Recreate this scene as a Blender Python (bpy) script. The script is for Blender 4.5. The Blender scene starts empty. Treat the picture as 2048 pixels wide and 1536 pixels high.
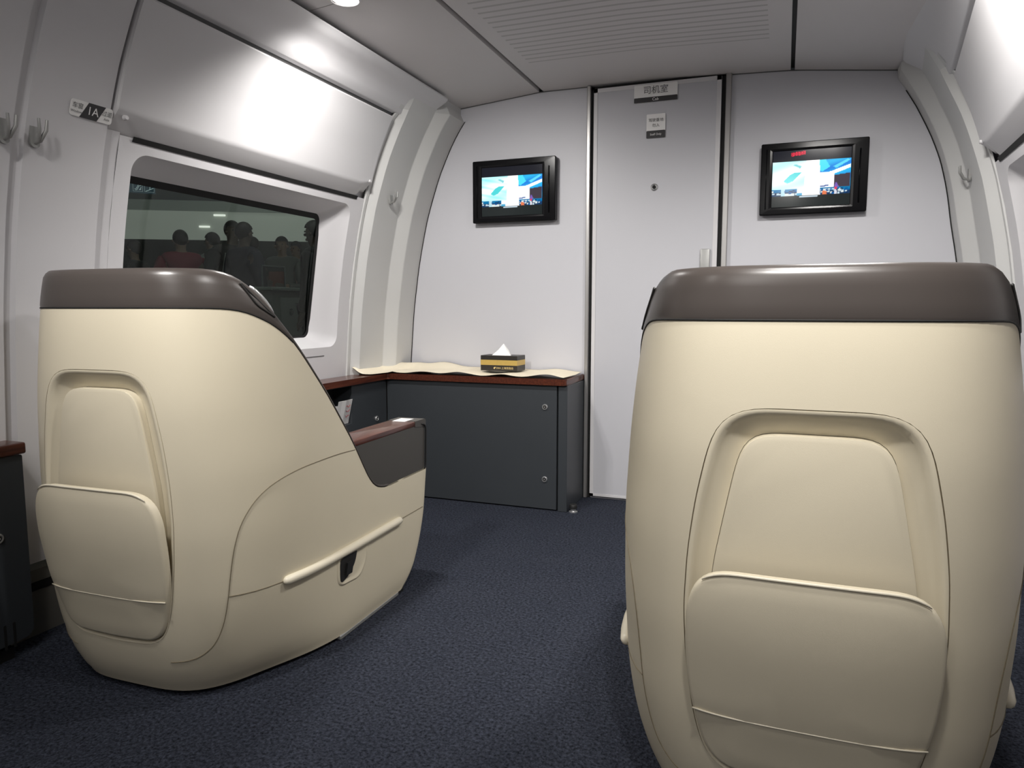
import bpy, bmesh, math, random
from mathutils import Vector, Matrix
random.seed(7)
C = bpy.context.scene.collection
SC = bpy.context.scene
PI = math.pi

# ------------------------------------------------------------------ helpers
def lerp(a, b, t): return a + (b - a) * t
def interp(x, pts):
    if x <= pts[0][0]: return pts[0][1]
    for (a, b), (c, d) in zip(pts, pts[1:]):
        if x <= c: return lerp(b, d, (x - a) / (c - a)) if c > a else d
    return pts[-1][1]
def sstep(x, a, b):
    t = min(1, max(0, (x - a) / (b - a))); return t * t * (3 - 2 * t)

def mat(name, col, rough=.5, metal=0., noise=0., nscale=30., bump=0., bscale=200., spec=.5, emit=None, estr=0., coat=0.):
    m = bpy.data.materials.new(name); m.use_nodes = True
    nt = m.node_tree; b = nt.nodes['Principled BSDF']
    b.inputs['Base Color'].default_value = (*col, 1); b.inputs['Roughness'].default_value = rough
    b.inputs['Metallic'].default_value = metal; b.inputs['Specular IOR Level'].default_value = spec
    b.inputs['Coat Weight'].default_value = coat; b.inputs['Coat Roughness'].default_value = .08
    if emit: b.inputs['Emission Color'].default_value = (*emit, 1); b.inputs['Emission Strength'].default_value = estr
    tc = nt.nodes.new('ShaderNodeTexCoord')
    if noise:
        n = nt.nodes.new('ShaderNodeTexNoise'); n.inputs['Scale'].default_value = nscale; n.inputs['Detail'].default_value = 5
        nt.links.new(tc.outputs['Object'], n.inputs['Vector'])
        mx = nt.nodes.new('ShaderNodeMix'); mx.data_type = 'RGBA'
        mx.inputs['A'].default_value = (*[c * (1 - noise) for c in col], 1)
        mx.inputs['B'].default_value = (*[min(1, c * (1 + noise)) for c in col], 1)
        nt.links.new(n.outputs['Fac'], mx.inputs['Factor']); nt.links.new(mx.outputs['Result'], b.inputs['Base Color'])
    if bump:
        n = nt.nodes.new('ShaderNodeTexNoise'); n.inputs['Scale'].default_value = bscale; n.inputs['Detail'].default_value = 3
        nt.links.new(tc.outputs['Object'], n.inputs['Vector'])
        bp = nt.nodes.new('ShaderNodeBump'); bp.inputs['Strength'].default_value = bump; bp.inputs['Distance'].default_value = .01
        nt.links.new(n.outputs['Fac'], bp.inputs['Height']); nt.links.new(bp.outputs['Normal'], b.inputs['Normal'])
    return m

M = {}
M['wall'] = mat('wall_laminate', (.64, .63, .645), .5, noise=.02, nscale=4, bump=.03, bscale=500)
M['front'] = mat('bulkhead_laminate', (.575, .575, .61), .45, noise=.02, nscale=3, bump=.03, bscale=600)
M['doorf'] = mat('door_laminate', (.52, .52, .55), .45, noise=.02, nscale=3, bump=.03, bscale=600)
M['panel'] = mat('moulded_panel', (.63, .62, .63), .42, noise=.015, nscale=4)
M['trimm'] = mat('moulded_trim', (.58, .58, .57), .5, noise=.02, nscale=5)
M['ceil'] = mat('ceiling_panel', (.62, .595, .595), .55, noise=.02, nscale=4)
M['groove'] = mat('dark_joint', (.10, .10, .10), .7)
M['black'] = mat('black_gap', (.006, .006, .006), .8)
M['alu'] = mat('door_frame_aluminium', (.42, .41, .40), .35, metal=.6)
M['steel'] = mat('polished_steel', (.72, .72, .72), .28, metal=.85)
M['dsteel'] = mat('brushed_steel', (.33, .33, .32), .45, metal=.4)
M['cream'] = mat('cream_plastic', (.68, .615, .47), .42, noise=.02, nscale=6, bump=.05, bscale=900)
M['creaml'] = mat('cream_edge', (.76, .70, .56), .35)
M['seam'] = mat('seam_shadow', (.17, .14, .09), .8)
M['band'] = mat('taupe_gloss_plastic', (.064, .054, .049), .30, spec=.5, noise=.03, nscale=8)
M['armp'] = mat('grey_arm_panel', (.06, .056, .05), .5)
M['leather'] = mat('charcoal_leather', (.05, .048, .047), .5, bump=.2, bscale=300)
M['dark'] = mat('dark_plastic', (.018, .017, .016), .45)
M['cab'] = mat('slate_cabinet_laminate', (.038, .043, .049), .42, noise=.04, nscale=8)
M['cabin'] = mat('cabinet_interior', (.02, .022, .025), .6)
M['white'] = mat('white_sheet', (.75, .74, .73), .6)
M['tissue'] = mat('tissue_paper', (.95, .95, .93), .8)
M['paper'] = mat('cream_paper', (.86, .78, .61), .7, noise=.05, nscale=9)
M['gold'] = mat('gold_band', (.60, .42, .12), .4, metal=.35, noise=.12, nscale=60)
M['goldt'] = mat('gold_print', (.75, .58, .25), .4)
M['boxblk'] = mat('black_card', (.022, .019, .016), .4)
M['stw'] = mat('sticker_white', (.84, .83, .82), .5)
M['stb'] = mat('sticker_black', (.03, .028, .03), .5)
M['stg'] = mat('sticker_grey_text', (.10, .10, .10), .6)
M['tvb'] = mat('tv_gloss_black', (.005, .005, .006), .18, spec=.12)
M['shade'] = mat('blind_grey', (.34, .31, .29), .6)
M['kick'] = mat('grey_kick_panel', (.16, .155, .14), .5)
M['lamp'] = mat('lamp_diffuser', (1, 1, 1), .5, emit=(1, .96, .9), estr=14.)
M['rub'] = mat('black_rubber', (.012, .012, .012), .55)

def wood():
    m = mat('red_wood_veneer', (.12, .028, .014), .3, coat=.3, spec=.35); nt = m.node_tree; b = nt.nodes['Principled BSDF']
    tc = nt.nodes.new('ShaderNodeTexCoord'); mp = nt.nodes.new('ShaderNodeMapping'); mp.inputs['Scale'].default_value = (30, 2.0, 30)
    n = nt.nodes.new('ShaderNodeTexNoise'); n.inputs['Scale'].default_value = 4; n.inputs['Detail'].default_value = 6
    r = nt.nodes.new('ShaderNodeValToRGB'); r.color_ramp.elements[0].color = (.042, .010, .006, 1); r.color_ramp.elements[1].color = (.115, .030, .015, 1)
    r.color_ramp.elements[0].position = .3; r.color_ramp.elements[1].position = .7
    nt.links.new(tc.outputs['Object'], mp.inputs['Vector']); nt.links.new(mp.outputs['Vector'], n.inputs['Vector'])
    nt.links.new(n.outputs['Fac'], r.inputs['Fac']); nt.links.new(r.outputs['Color'], b.inputs['Base Color'])
    return m
M['wood'] = wood()
def carpet():
    m = mat('navy_carpet', (.03, .033, .045), .95, spec=.1); nt = m.node_tree; b = nt.nodes['Principled BSDF']
    tc = nt.nodes.new('ShaderNodeTexCoord')
    n = nt.nodes.new('ShaderNodeTexNoise'); n.inputs['Scale'].default_value = 120; n.inputs['Detail'].default_value = 6; n.inputs['Roughness'].default_value = .7
    n2 = nt.nodes.new('ShaderNodeTexNoise'); n2.inputs['Scale'].default_value = 7; n2.inputs['Detail'].default_value = 4
    n3 = nt.nodes.new('ShaderNodeTexVoronoi'); n3.inputs['Scale'].default_value = 190
    for k in (n, n2, n3): nt.links.new(tc.outputs['Object'], k.inputs['Vector'])
    r = nt.nodes.new('ShaderNodeValToRGB'); r.color_ramp.elements[0].color = (.004, .005, .008, 1); r.color_ramp.elements[1].color = (.070, .079, .108, 1)
    r.color_ramp.elements[0].position = .33; r.color_ramp.elements[1].position = .68
    nt.links.new(n.outputs['Fac'], r.inputs['Fac'])
    mx = nt.nodes.new('ShaderNodeMix'); mx.data_type = 'RGBA'; mx.blend_type = 'MULTIPLY'; mx.inputs['Factor'].default_value = .6
    r2 = nt.nodes.new('ShaderNodeValToRGB'); r2.color_ramp.elements[0].color = (.72, .76, .82, 1); r2.color_ramp.elements[1].color = (1.15, 1.12, 1.1, 1)
    nt.links.new(n2.outputs['Fac'], r2.inputs['Fac'])
    nt.links.new(r.outputs['Color'], mx.inputs['A']); nt.links.new(r2.outputs['Color'], mx.inputs['B'])
    nt.links.new(mx.outputs['Result'], b.inputs['Base Color'])
    bp = nt.nodes.new('ShaderNodeBump'); bp.inputs['Strength'].default_value = .9; bp.inputs['Distance'].default_value = .006
    ad = nt.nodes.new('ShaderNodeMath'); ad.operation = 'ADD'
    nt.links.new(n.outputs['Fac'], ad.inputs[0]); nt.links.new(n3.outputs['Distance'], ad.inputs[1])
    nt.links.new(ad.outputs[0], bp.inputs['Height']); nt.links.new(bp.outputs['Normal'], b.inputs['Normal'])
    return m
M['carpet'] = carpet()
def slotted():
    m = mat('slotted_ceiling_panel', (.50, .48, .48), .55); nt = m.node_tree; b = nt.nodes['Principled BSDF']
    tc = nt.nodes.new('ShaderNodeTexCoord'); sp = nt.nodes.new('ShaderNodeSeparateXYZ'); nt.links.new(tc.outputs['Object'], sp.inputs[0])
    def mth(op, a, bb):
        k = nt.nodes.new('ShaderNodeMath'); k.operation = op
        for i, v in enumerate((a, bb)):
            if isinstance(v, (int, float)): k.inputs[i].default_value = v
            else: nt.links.new(v, k.inputs[i])
        return k.outputs[0]
    f = mth('LESS_THAN', mth('MODULO', sp.outputs['Y'], .045), .013)
    f = mth('MULTIPLY', f, mth('LESS_THAN', sp.outputs['Y'], 2.98))
    f = mth('MULTIPLY', f, mth('GREATER_THAN', sp.outputs['X'], -1.05))
    f = mth('MULTIPLY', f, mth('LESS_THAN', sp.outputs['X'], -.09))
    mx = nt.nodes.new('ShaderNodeMix'); mx.data_type = 'RGBA'
    mx.inputs['A'].default_value = (.61, .585, .585, 1); mx.inputs['B'].default_value = (.43, .415, .41, 1)
    nt.links.new(f, mx.inputs['Factor']); nt.links.new(mx.outputs['Result'], b.inputs['Base Color'])
    bp = nt.nodes.new('ShaderNodeBump'); bp.inputs['Strength'].default_value = .6; bp.inputs['Distance'].default_value = .004; bp.invert = True
    nt.links.new(f, bp.inputs['Height']); nt.links.new(bp.outputs['Normal'], b.inputs['Normal'])
    return m
M['slot'] = slotted()
def glass(name, tint, gl):
    m = bpy.data.materials.new(name); m.use_nodes = True; nt = m.node_tree; nt.nodes.clear()
    o = nt.nodes.new('ShaderNodeOutputMaterial'); t = nt.nodes.new('ShaderNodeBsdfTransparent'); g = nt.nodes.new('ShaderNodeBsdfGlossy')
    t.inputs[0].default_value = (*tint, 1); g.inputs['Roughness'].default_value = .03; g.inputs[0].default_value = (.9, .95, .9, 1)
    mx = nt.nodes.new('ShaderNodeMixShader'); mx.inputs[0].default_value = gl
    nt.links.new(t.outputs[0], mx.inputs[1]); nt.links.new(g.outputs[0], mx.inputs[2]); nt.links.new(mx.outputs[0], o.inputs[0])
    return m
M['glass'] = glass('tinted_window_glass', (.62, .68, .63), .035)
M['bglass'] = glass('screen_glass', (.55, .62, .6), .06)

def obj(name, bm, m, parent=None, smooth=False, auto=None, world=False):
    me = bpy.data.meshes.new(name)
    bmesh.ops.recalc_face_normals(bm, faces=bm.faces)
    bm.to_mesh(me); bm.free()
    for k in (m if isinstance(m, (list, tuple)) else [m]): me.materials.append(k)
    o = bpy.data.objects.new(name, me); C.objects.link(o)
    if smooth:
        for p in me.polygons: p.use_smooth = True
        if auto:
            me.set_sharp_from_angle(angle=math.radians(auto))
    if parent is not None: o.parent = parent
    return o
def tag(o, label, cat, group=None):
    o['label'] = label; o['category'] = cat
    if group: o['group'] = group
    return o
def thing(name, label, cat, loc=(0, 0, 0), rz=0, group=None):
    o = bpy.data.objects.new(name, None); C.objects.link(o); o.location = loc; o.rotation_euler = (0, 0, rz)
    o.empty_display_size = .05
    return tag(o, label, cat, group)
def struct(name, bm, m, parent=None, **k):
    o = obj(name, bm, m, parent, **k)
    if parent is None: o['kind'] = 'structure'
    return o
def B(): return bmesh.new()
def box(bm, x0, y0, z0, x1, y1, z1, bev=0., seg=2, mi=0):
    vs = [bm.verts.new((x, y, z)) for x in (x0, x1) for y in (y0, y1) for z in (z0, z1)]
    fs = [bm.faces.new([vs[i] for i in f]) for f in ((0, 1, 3, 2), (4, 6, 7, 5), (0, 4, 5, 1), (2, 3, 7, 6), (0, 2, 6, 4), (1, 5, 7, 3))]
    for f in fs: f.material_index = mi
    if bev:
        es = list({e for f in fs for e in f.edges})
        bmesh.ops.bevel(bm, geom=es, offset=bev, segments=seg, profile=.5, affect='EDGES')
    return bm
def prism(bm, pts, fn0, fn1, mi=0):
    """closed polygon pts (a,b); fn0/fn1 map (a,b)->3D for both ends"""
    v0 = [bm.verts.new(fn0(a, b)) for a, b in pts]; v1 = [bm.verts.new(fn1(a, b)) for a, b in pts]
    fs = [bm.faces.new(v0), bm.faces.new(v1[::-1])]
    n = len(pts)
    for i in range(n): fs.append(bm.faces.new((v0[i], v1[i], v1[(i + 1) % n], v0[(i + 1) % n])))
    for f in fs: f.material_index = mi
    return v0, v1
def rrect(x0, y0, x1, y1, r, n=6):
    r = min(r, (x1 - x0) / 2 - 1e-5, (y1 - y0) / 2 - 1e-5)
    out = []
    for cx, cy, a0 in ((x1 - r, y1 - r, 0), (x0 + r, y1 - r, 90), (x0 + r, y0 + r, 180), (x1 - r, y0 + r, 270)):
        for k in range(n + 1):
            a = math.radians(a0 + 90 * k / n); out.append((cx + r * math.cos(a), cy + r * math.sin(a)))
    return out
def rpoly(pts, rad, n=6):
    """round the corners of a closed polygon; rad number or list"""
    out = []; N = len(pts)
    for i in range(N):
        p = Vector(pts[i]); a = Vector(pts[i - 1]); c = Vector(pts[(i + 1) % N]); r = rad[i] if isinstance(rad, (list, tuple)) else rad
        if r <= 0: out.append(tuple(p)); continue
        d1 = (a - p); d2 = (c - p); l = min(d1.length, d2.length) * .49; r_ = min(r, l)
        s = p + d1.normalized() * r_; e = p + d2.normalized() * r_
        for k in range(n + 1):
            t = k / n; q = s * (1 - t) ** 2 + p * 2 * t * (1 - t) + e * t * t; out.append(tuple(q))
    return out
def tube(bm, pts, r, n=8, close=False, caps=True):
    pts = [Vector(p) for p in pts]; rings = []
    N = len(pts)
    for i, p in enumerate(pts):
        a = pts[i - 1] if (i or close) else p; b = pts[(i + 1) % N] if (i < N - 1 or close) else p
        d = (b - a).normalized(); u = d.orthogonal() if i == 0 else (u - d * u.dot(d)).normalized() if (u - d * u.dot(d)).length > 1e-6 else d.orthogonal()
        u = u.normalized(); w = d.cross(u); rr = r[i] if isinstance(r, (list, tuple)) else r
        rings.append([bm.verts.new(p + (u * math.cos(2 * PI * k / n) + w * math.sin(2 * PI * k / n)) * rr) for k in range(n)])
    for i in range(N if close else N - 1):
        A, Bq = rings[i], rings[(i + 1) % N]
        for k in range(n): bm.faces.new((A[k], A[(k + 1) % n], Bq[(k + 1) % n], Bq[k]))
    if caps and not close: bm.faces.new(rings[0][::-1]); bm.faces.new(rings[-1])
    return bm
def lathe(bm, prof, n=24, M4=None):
    """prof list (r,z) revolved about z then transformed"""
    M4 = M4 or Matrix()
    rings = [[bm.verts.new(M4 @ Vector((r * math.cos(2 * PI * k / n), r * math.sin(2 * PI * k / n), z))) for k in range(n)] for r, z in prof]
    for A, Bq in zip(rings, rings[1:]):
        for k in range(n): bm.faces.new((A[k], A[(k + 1) % n], Bq[(k + 1) % n], Bq[k]))
    bm.faces.new(rings[0][::-1]); bm.faces.new(rings[-1])
    return bm
def grid(bm, P, mi=0):
    """P[i][j] -> coords or None"""
    V = [[bm.verts.new(p) for p in row] for row in P]
    for i in range(len(P) - 1):
        for j in range(len(P[0]) - 1):
            bm.faces.new((V[i][j], V[i + 1][j], V[i + 1][j + 1], V[i][j + 1])).material_index = mi
    return V
def text_mesh(body, size, mtx, m, name, parent, bold=0.):
    c = bpy.data.curves.new('t', 'FONT'); c.body = body; c.size = size; c.align_x = 'CENTER'; c.align_y = 'CENTER'; c.resolution_u = 3
    o = bpy.data.objects.new('t', c); C.objects.link(o)
    dg = bpy.context.evaluated_depsgraph_get(); me = bpy.data.meshes.new_from_object(o.evaluated_get(dg))
    bpy.data.objects.remove(o); bpy.data.curves.remove(c)
    me.transform(mtx); me.materials.clear(); me.materials.append(m)
    me.name = name
    q = bpy.data.objects.new(name, me); C.objects.link(q)
    if parent is not None: q.parent = parent
    return q
def solid(o, t, off=-1):
    md = o.modifiers.new('thick', 'SOLIDIFY'); md.thickness = t; md.offset = off; md.use_even_offset = False
    return o
FRONT = Matrix(((1, 0, 0, 0), (0, 0, -1, 0), (0, 1, 0, 0), (0, 0, 0, 1)))   # text in xz plane facing -y

# ------------------------------------------------------------------ camera (main lens of a phone, about 25 mm)
cam = bpy.data.cameras.new('camera'); co = bpy.data.objects.new('camera', cam); C.objects.link(co)
cam.sensor_width = 36; cam.lens = 1432 / 2048 * 36; cam.clip_start = .02; cam.clip_end = 100
yaw, pit = .3616, .1044
Fd = Vector((-math.sin(yaw) * math.cos(pit), math.cos(yaw) * math.cos(pit), -math.sin(pit)))
Rt = Vector((math.cos(yaw), math.sin(yaw), 0)); Up = Rt.cross(Fd)
co.matrix_world = Matrix(((Rt.x, Up.x, -Fd.x, 0), (Rt.y, Up.y, -Fd.y, 0), (Rt.z, Up.z, -Fd.z, .927), (0, 0, 0, 1)))
SC.camera = co

# ------------------------------------------------------------------ the cabin shell
D = 3.385; AX = -.58; YR = -1.9
PROF = [(0, 1.40), (.3, 1.40), (.67, 1.375), (.92, 1.355), (1.16, 1.32), (1.39, 1.27), (1.61, 1.195), (1.8, 1.10), (1.95, .98), (2.1, .85)]
def pz(z):  # smooth profile: average of neighbours
    return (interp(z - .06, PROF) + interp(z, PROF) * 2 + interp(z + .06, PROF)) / 4
CEIL = [(-2.2, 1.86), (-1.70, 1.915), (-1.56, 1.927), (-1.13, 1.966), (-.58, 1.963), (0.0, 1.940), (.40, 1.895), (.55, 1.88), (1.2, 1.82)]
def cz(x): return interp(x, CEIL)

def wx(side, z, off, y=2.):
    x = AX + side * (pz(wz(side, z, y)) - off)
    if side > 0: x += .05 * (y - 2.95) * sstep(z, 1.2, 1.6)
    return x
def wz(side, z, y):
    return z - (.09 * (y - 2.95) * sstep(z, 1.3, 1.7) + .042 * sstep(z, 1.45, 1.7) * (1 - sstep(z, 1.80, 1.89)) if side > 0 else 0)

bm = B(); box(bm, -2.4, YR, -.06, 1.3, D + .1, 0); struct('floor', bm, M['carpet'])
# bulkhead
bm = B()
xs = [-2.15 + i * (3.2 / 32) for i in range(33)]
top = [(x, cz(x) - .001) for x in xs]
pts = [(xs[0], 0)] + [(xs[-1], 0)] + top[::-1]
prism(bm, pts, lambda a, b: (a, D, b), lambda a, b: (a, D + .06, b)); struct('wall_front', bm, M['front'])
bm = B(); box(bm, -2.15, YR - .06, 0, 1.05, YR, 2.0); struct('wall_back', bm, M['front'])

# ceiling: three panels, joints between them
def ceil_panel(bm, x0, x1, y0, y1, dz=0., mi=0, n=10):
    lo = [(lerp(x0, x1, i / n)) for i in range(n + 1)]
    pts = [(x, cz(x) + dz) for x in lo] + [(x, cz(x) + dz + .02) for x in lo[::-1]]
    prism(bm, pts, lambda a, b: (a, y0, b), lambda a, b: (a, y1, b), mi)
bm = B(); ceil_panel(bm, -2.2, 1.1, YR, D + .06, .03); struct('ceiling', bm, M['groove'])
bm = B(); ceil_panel(bm, -1.118, -.012, YR, D - .002, -.002); struct('ceiling_panel', bm, M['slot'])
bm = B(); ceil_panel(bm, -1.605, -1.140, 2.13, D - .002, -.002); ceil_panel(bm, -1.605, -1.140, YR, 2.127, -.002); struct('ceiling_panel', bm, M['ceil'])
bm = B(); ceil_panel(bm, .004, .447, 2.13, D - .002, -.002); ceil_panel(bm, .004, .447, YR, 2.127, -.002); struct('ceiling_panel', bm, M['ceil'])

# side walls ---------------------------------------------------------------
Z0 = .215
def side_wall(side, sname):
    YA, YB = 1.60, 2.90                 # window bay
    def P(y, z, off):
        if side > 0: y = y + .065 * sstep(y, 2.5, 2.88) * (1 - sstep(y, 3.2, 3.38))
        return (wx(side, z, off, y), y, wz(side, z, y))
    # full-height wall panel behind the bay, with its grooves
    bm = B()
    zs = [Z0 + i * (1.90 - Z0) / 40 for i in range(41)]
    def strip(y0, y1, o0, o1, zz):
        grid(bm, [[P(y0, z, o0), P(y1, z, o1)] for z in zz])
    strip(YR, 1.287, .028, .028, zs); strip(1.287, 1.293, .028, .016, zs); strip(1.293, 1.311, .016, .016, zs); strip(1.311, 1.317, .016, .030, zs)
    lo = [z for z in zs if z <= 1.46]; hi = [z for z in zs if z >= 1.40]
    strip(1.317, 1.545, .030, .030, zs)
    strip(1.545, 1.550, .030, .012, zs)
    strip(1.550, 1.575, .012, .014, lo); strip(1.575, 1.60, .014, .014, lo)
    strip(1.535, 2.94, -.004, -.004, [z for z in zs if z > 1.385])
    # bay face around the rounded opening
    oy0, oy1, oz0, oz1 = 1.655, 2.815, .755, 1.392
    loop = rrect(oy0, oz0, oy1, oz1, .055, 8)
    cy, cz_ = (oy0 + oy1) / 2, (oz0 + oz1) / 2
    outer = [c for c in ((YB, 1.43), (YA, 1.43), (YA, Z0), (YB, Z0)) for _ in range(9)]
    dl, do = [], []
    for i in range(len(loop)):
        a, b = loop[i], loop[(i + 1) % len(loop)]; a2, b2 = outer[i], outer[(i + 1) % len(loop)]
        k = 8 if math.hypot(a[0] - b[0], a[1] - b[1]) > .2 else 1
        for j in range(k):
            t = j / k; dl.append((lerp(a[0], b[0], t), lerp(a[1], b[1], t))); do.append((lerp(a2[0], b2[0], t), lerp(a2[1], b2[1], t)))
    rings = []
    T = 8
    for t in range(T + 1):
        s = t / T
        rings.append([P(lerp(o[0], l[0], s), lerp(o[1], l[1], s), .014) for o, l in zip(do, dl)])
    # rounded lip then reveal down to the glass
    gy0, gy1, gz0, gz1 = 1.672, 2.700, .800, 1.340
    gl = rrect(gy0, gz0, gy1, gz1, .035, 8); dg = []
    for i in range(len(gl)):
        a, b = gl[i], gl[(i + 1) % len(gl)]
        k = 8 if math.hypot(a[0] - b[0], a[1] - b[1]) > .2 else 1
        for j in range(k): t = j / k; dg.append((lerp(a[0], b[0], t), lerp(a[1], b[1], t)))
    for s, off in ((.03, .011), (.08, .004), (.3, -.012), (.6, -.032), (.92, -.052), (1., -.060)):
        rings.append([P(lerp(l[0], g[0], s), lerp(l[1], g[1], s), off) for l, g in zip(dl, dg)])
    V = [[bm.verts.new(p) for p in r] for r in rings]
    n = len(dl)
    for A, Bq in zip(V, V[1:]):
        for k in range(n): bm.faces.new((A[k], A[(k + 1) % n], Bq[(k + 1) % n], Bq[k]))
    # ledge line under the sill
    grid(bm, [[P(y, .715, .0155), P(y, .7185, .0155)] for y in (1.8, 2.2, 2.50, 2.72)], 1)
    w = struct('wall_' + sname, bm, [M['wall'], M['groove']], smooth=True, auto=28)
    # window: dark border, glass, blind slot
    bm = B()
    inn = rrect(gy0 + .012, gz0 + .010, gy1 - .012, gz1 - .022, .03, 8); oo = rrect(gy0 - .004, gz0 - .004, gy1 + .004, gz1 + .004, .036, 8)
    a = [bm.verts.new(P(y, z, -.060)) for y, z in oo]; b = [bm.verts.new(P(y, z, -.063)) for y, z in inn]
    for k in range(len(a)): bm.faces.new((a[k], a[(k + 1) % len(a)], b[(k + 1) % len(a)], b[k]))
    wn = struct('window_1' if side < 0 else 'window_2', bm, M['black'])
    bm = B(); NZ = 8
    grid(bm, [[P(y, lerp(gz0, gz1, j / NZ), -.066) for j in range(NZ + 1)] for y in (gy0, 2.2, gy1)])
    struct('window_pane', bm, M['glass'], wn, smooth=True)
    bm = B()
    for (z0, z1, o0, o1) in ((1.392, 1.418, .000, .006), (1.398, 1.402, .004, .004)):
        grid(bm, [[P(y, z0, o0), P(y, z1, o1)] for y in (1.640, 2.2, 2.835)])
    struct('window_blind', bm, M['shade'], wn)
    bm = B(); grid(bm, [[P(y, 1.4185, .016), P(y, 1.4330, .020)] for y in (1.642, 2.2, 2.838)])
    struct('blind_slot', bm, M['black'], wn)
    # light slot in the far reveal (blind guide)
    bm = B(); 
    pts = [(2.768, .84), (2.786, .84), (2.786, 1.385), (2.768, 1.385)]
    V4 = []
    for z in [.84 + i * .0545 for i in range(11)]:
        V4.append([P(2.766, z, -.022), P(2.786, z, -.013)])
    grid(bm, V4); struct('blind_guide', bm, M['shade'], wn, smooth=True)
    # overhead panel -----------------------------------------------------
    bm = B(); y0, y1 = 1.556, 2.888
    sec = [(1.417, .0), (1.419, .010), (1.424, .014), (1.455, .029), (1.478, .040), (1.486, .0425), (1.495, .042)] + [(1.495 + i * (1.772 - 1.495) / 12, .042 - .006 * i / 12) for i in range(1, 13)] + [(1.778, .030), (1.778, .0)]
    ys = [y0, y0 + .004] + [lerp(y0 + .004, y1 - .09, i / 10) for i in range(1, 11)] + [y1 - .06, y1 - .035, y1 - .015, y1 - .004, y1]
    rows = []
    for y in ys:
        t = max(0, (y - (y1 - .10)) / .10); lift = .040 * sstep(t, .25, .6) + .018 * (1 - sstep(y, y0 + .045, y0 + .065))   # corner of the lower lip lifts at the far end
        ed = .006 if y in (y0, y1) else 0
        rows.append([P(y, z + (lift * (1 - sstep(z, 1.42, 1.52))), o - ed if o > .01 else o) for z, o in sec])
    V = grid(bm, rows); bm.faces.new(V[0]); bm.faces.new(V[-1])
    op = struct('trim_14' if side < 0 else 'trim_15', bm, M['panel'], smooth=True, auto=30)
    for yy, zz in ((1.586, 1.470), (2.866, 1.500)):
        bm = B(); p = Vector(P(yy, zz, .038)); q = Vector(P(yy, zz, .049)); tube(bm, [p, q], [.008, .006], 12); obj('screw_cap', bm, M['panel'], op, smooth=True, auto=40)
    # groove + cove above -------------------------------------------------
    bm = B(); grid(bm, [[P(y, 1.772, .012), P(y, 1.800, .012)] for y in (1.553, 2.2, 2.91)]); 
    grid(bm, [[P(1.548, z, .0), P(1.558, z, .0)] for z in [1.42 + .02 * i for i in range(24)]])
    struct('trim_' + ('1' if side < 0 else '2'), bm, M['groove'])
    bm = B(); sec = [(1.794, .0), (1.797, .028), (1.80, .032), (1.83, .034), (1.855, .036), (1.872, .044), (1.885, .060), (1.897, .072), (1.908, .074), (1.915, .066)]
    grid(bm, [[P(y, z, o) for z, o in sec] for y in [YR, 1.0, 1.553, 2.0, 2.5, 2.75, 3.0, 3.165]])
    struct('trim_' + ('3' if side < 0 else '4'), bm, M['wall'], smooth=True, auto=40)
    # stepped arch between bay and bulkhead --------------------------------
    sh = 0.
    bm = B()
    ysec = [(2.895, .014), (2.900, .014), (2.903, .020), (2.922, .020), (2.925, .014), (2.930, .016), (2.952, .048), (2.956, .052), (3.165, .052), (3.170, .054), (3.222, .096), (3.228, .098), (D, .098)]
    zz = [.205] + [Z0 + i * (1.935 - Z0) / 44 for i in range(45)]
    rows = []
    for y, o in ysec:
        r = []
        for z in zz:
            oo_ = o
            if y <= 3.17 : oo_ = lerp(o, .040, sstep(z, 1.76, 1.90)) if o > .04 else lerp(o, .034, sstep(z, 1.775, 1.80))
            else: oo_ = lerp(o, o + .0, sstep(z, 1.8, 1.9))
            # near the ceiling the inner arch stands up straight
            p = P(y + sh * sstep(z, .9, 1.4) * (0 if y > 3.3 else 1) * (1 if y < 3.2 else .5), z, oo_)
            if y > 3.16 and z > 1.86: p = (AX + side * max(abs(p[0] - AX), .975), p[1], p[2])
            r.append(p)
        rows.append(r)
    V = grid(bm, rows)
    for i in range(len(rows) - 1):     # cap on top
        a, b = V[i][-1], V[i + 1][-1]
        if ysec[i][0] >= 3.16:
            c = bm.verts.new((a.co.x + side * .12, a.co.y, a.co.z)); d = bm.verts.new((b.co.x + side * .12, b.co.y, b.co.z)); bm.faces.new((a, b, d, c))
    struct('trim_' + ('5' if side < 0 else '6'), bm, M['trimm'], smooth=True, auto=14)
    # kick panel at the foot
    bm = B(); grid(bm, [[(AX + side * 1.385, y, 0), (AX + side * 1.385, y, .19), (AX + side * 1.40, y, Z0 + .01)] for y in (YR, 1.0, 2.0, D)])
    for y in (1.30, 1.55, 1.8):
        grid(bm, [[(AX + side * 1.383, y, .13), (AX + side * 1.383, y, .155)], [(AX + side * 1.383, y + .14, .13), (AX + side * 1.383, y + .14, .155)]], 1)
    struct('baseboard_' + sname, bm, [M['kick'], M['black']])
side_wall(-1, 'left'); side_wall(1, 'right')
# black reveal line where the arch meets the bulkhead
bm = B()
for side in (-1, 1):
    grid(bm, [[(wx(side, z, .0985, D), D - .0015, wz(side, z, D)), (wx(side, z, .103, D), D - .0015, wz(side, z, D))] for z in [.3 + .04 * i for i in range(40)]])
struct('trim_7', bm, M['black'])
# black gap under ceiling at bulkhead
bm = B()
grid(bm, [[(x, D - .002, cz(x) - .006), (x, D - .002, cz(x) - .0015)] for x in [-1.56 + .07 * i for i in range(29)]]); struct('trim_8', bm, M['groove'])

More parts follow.
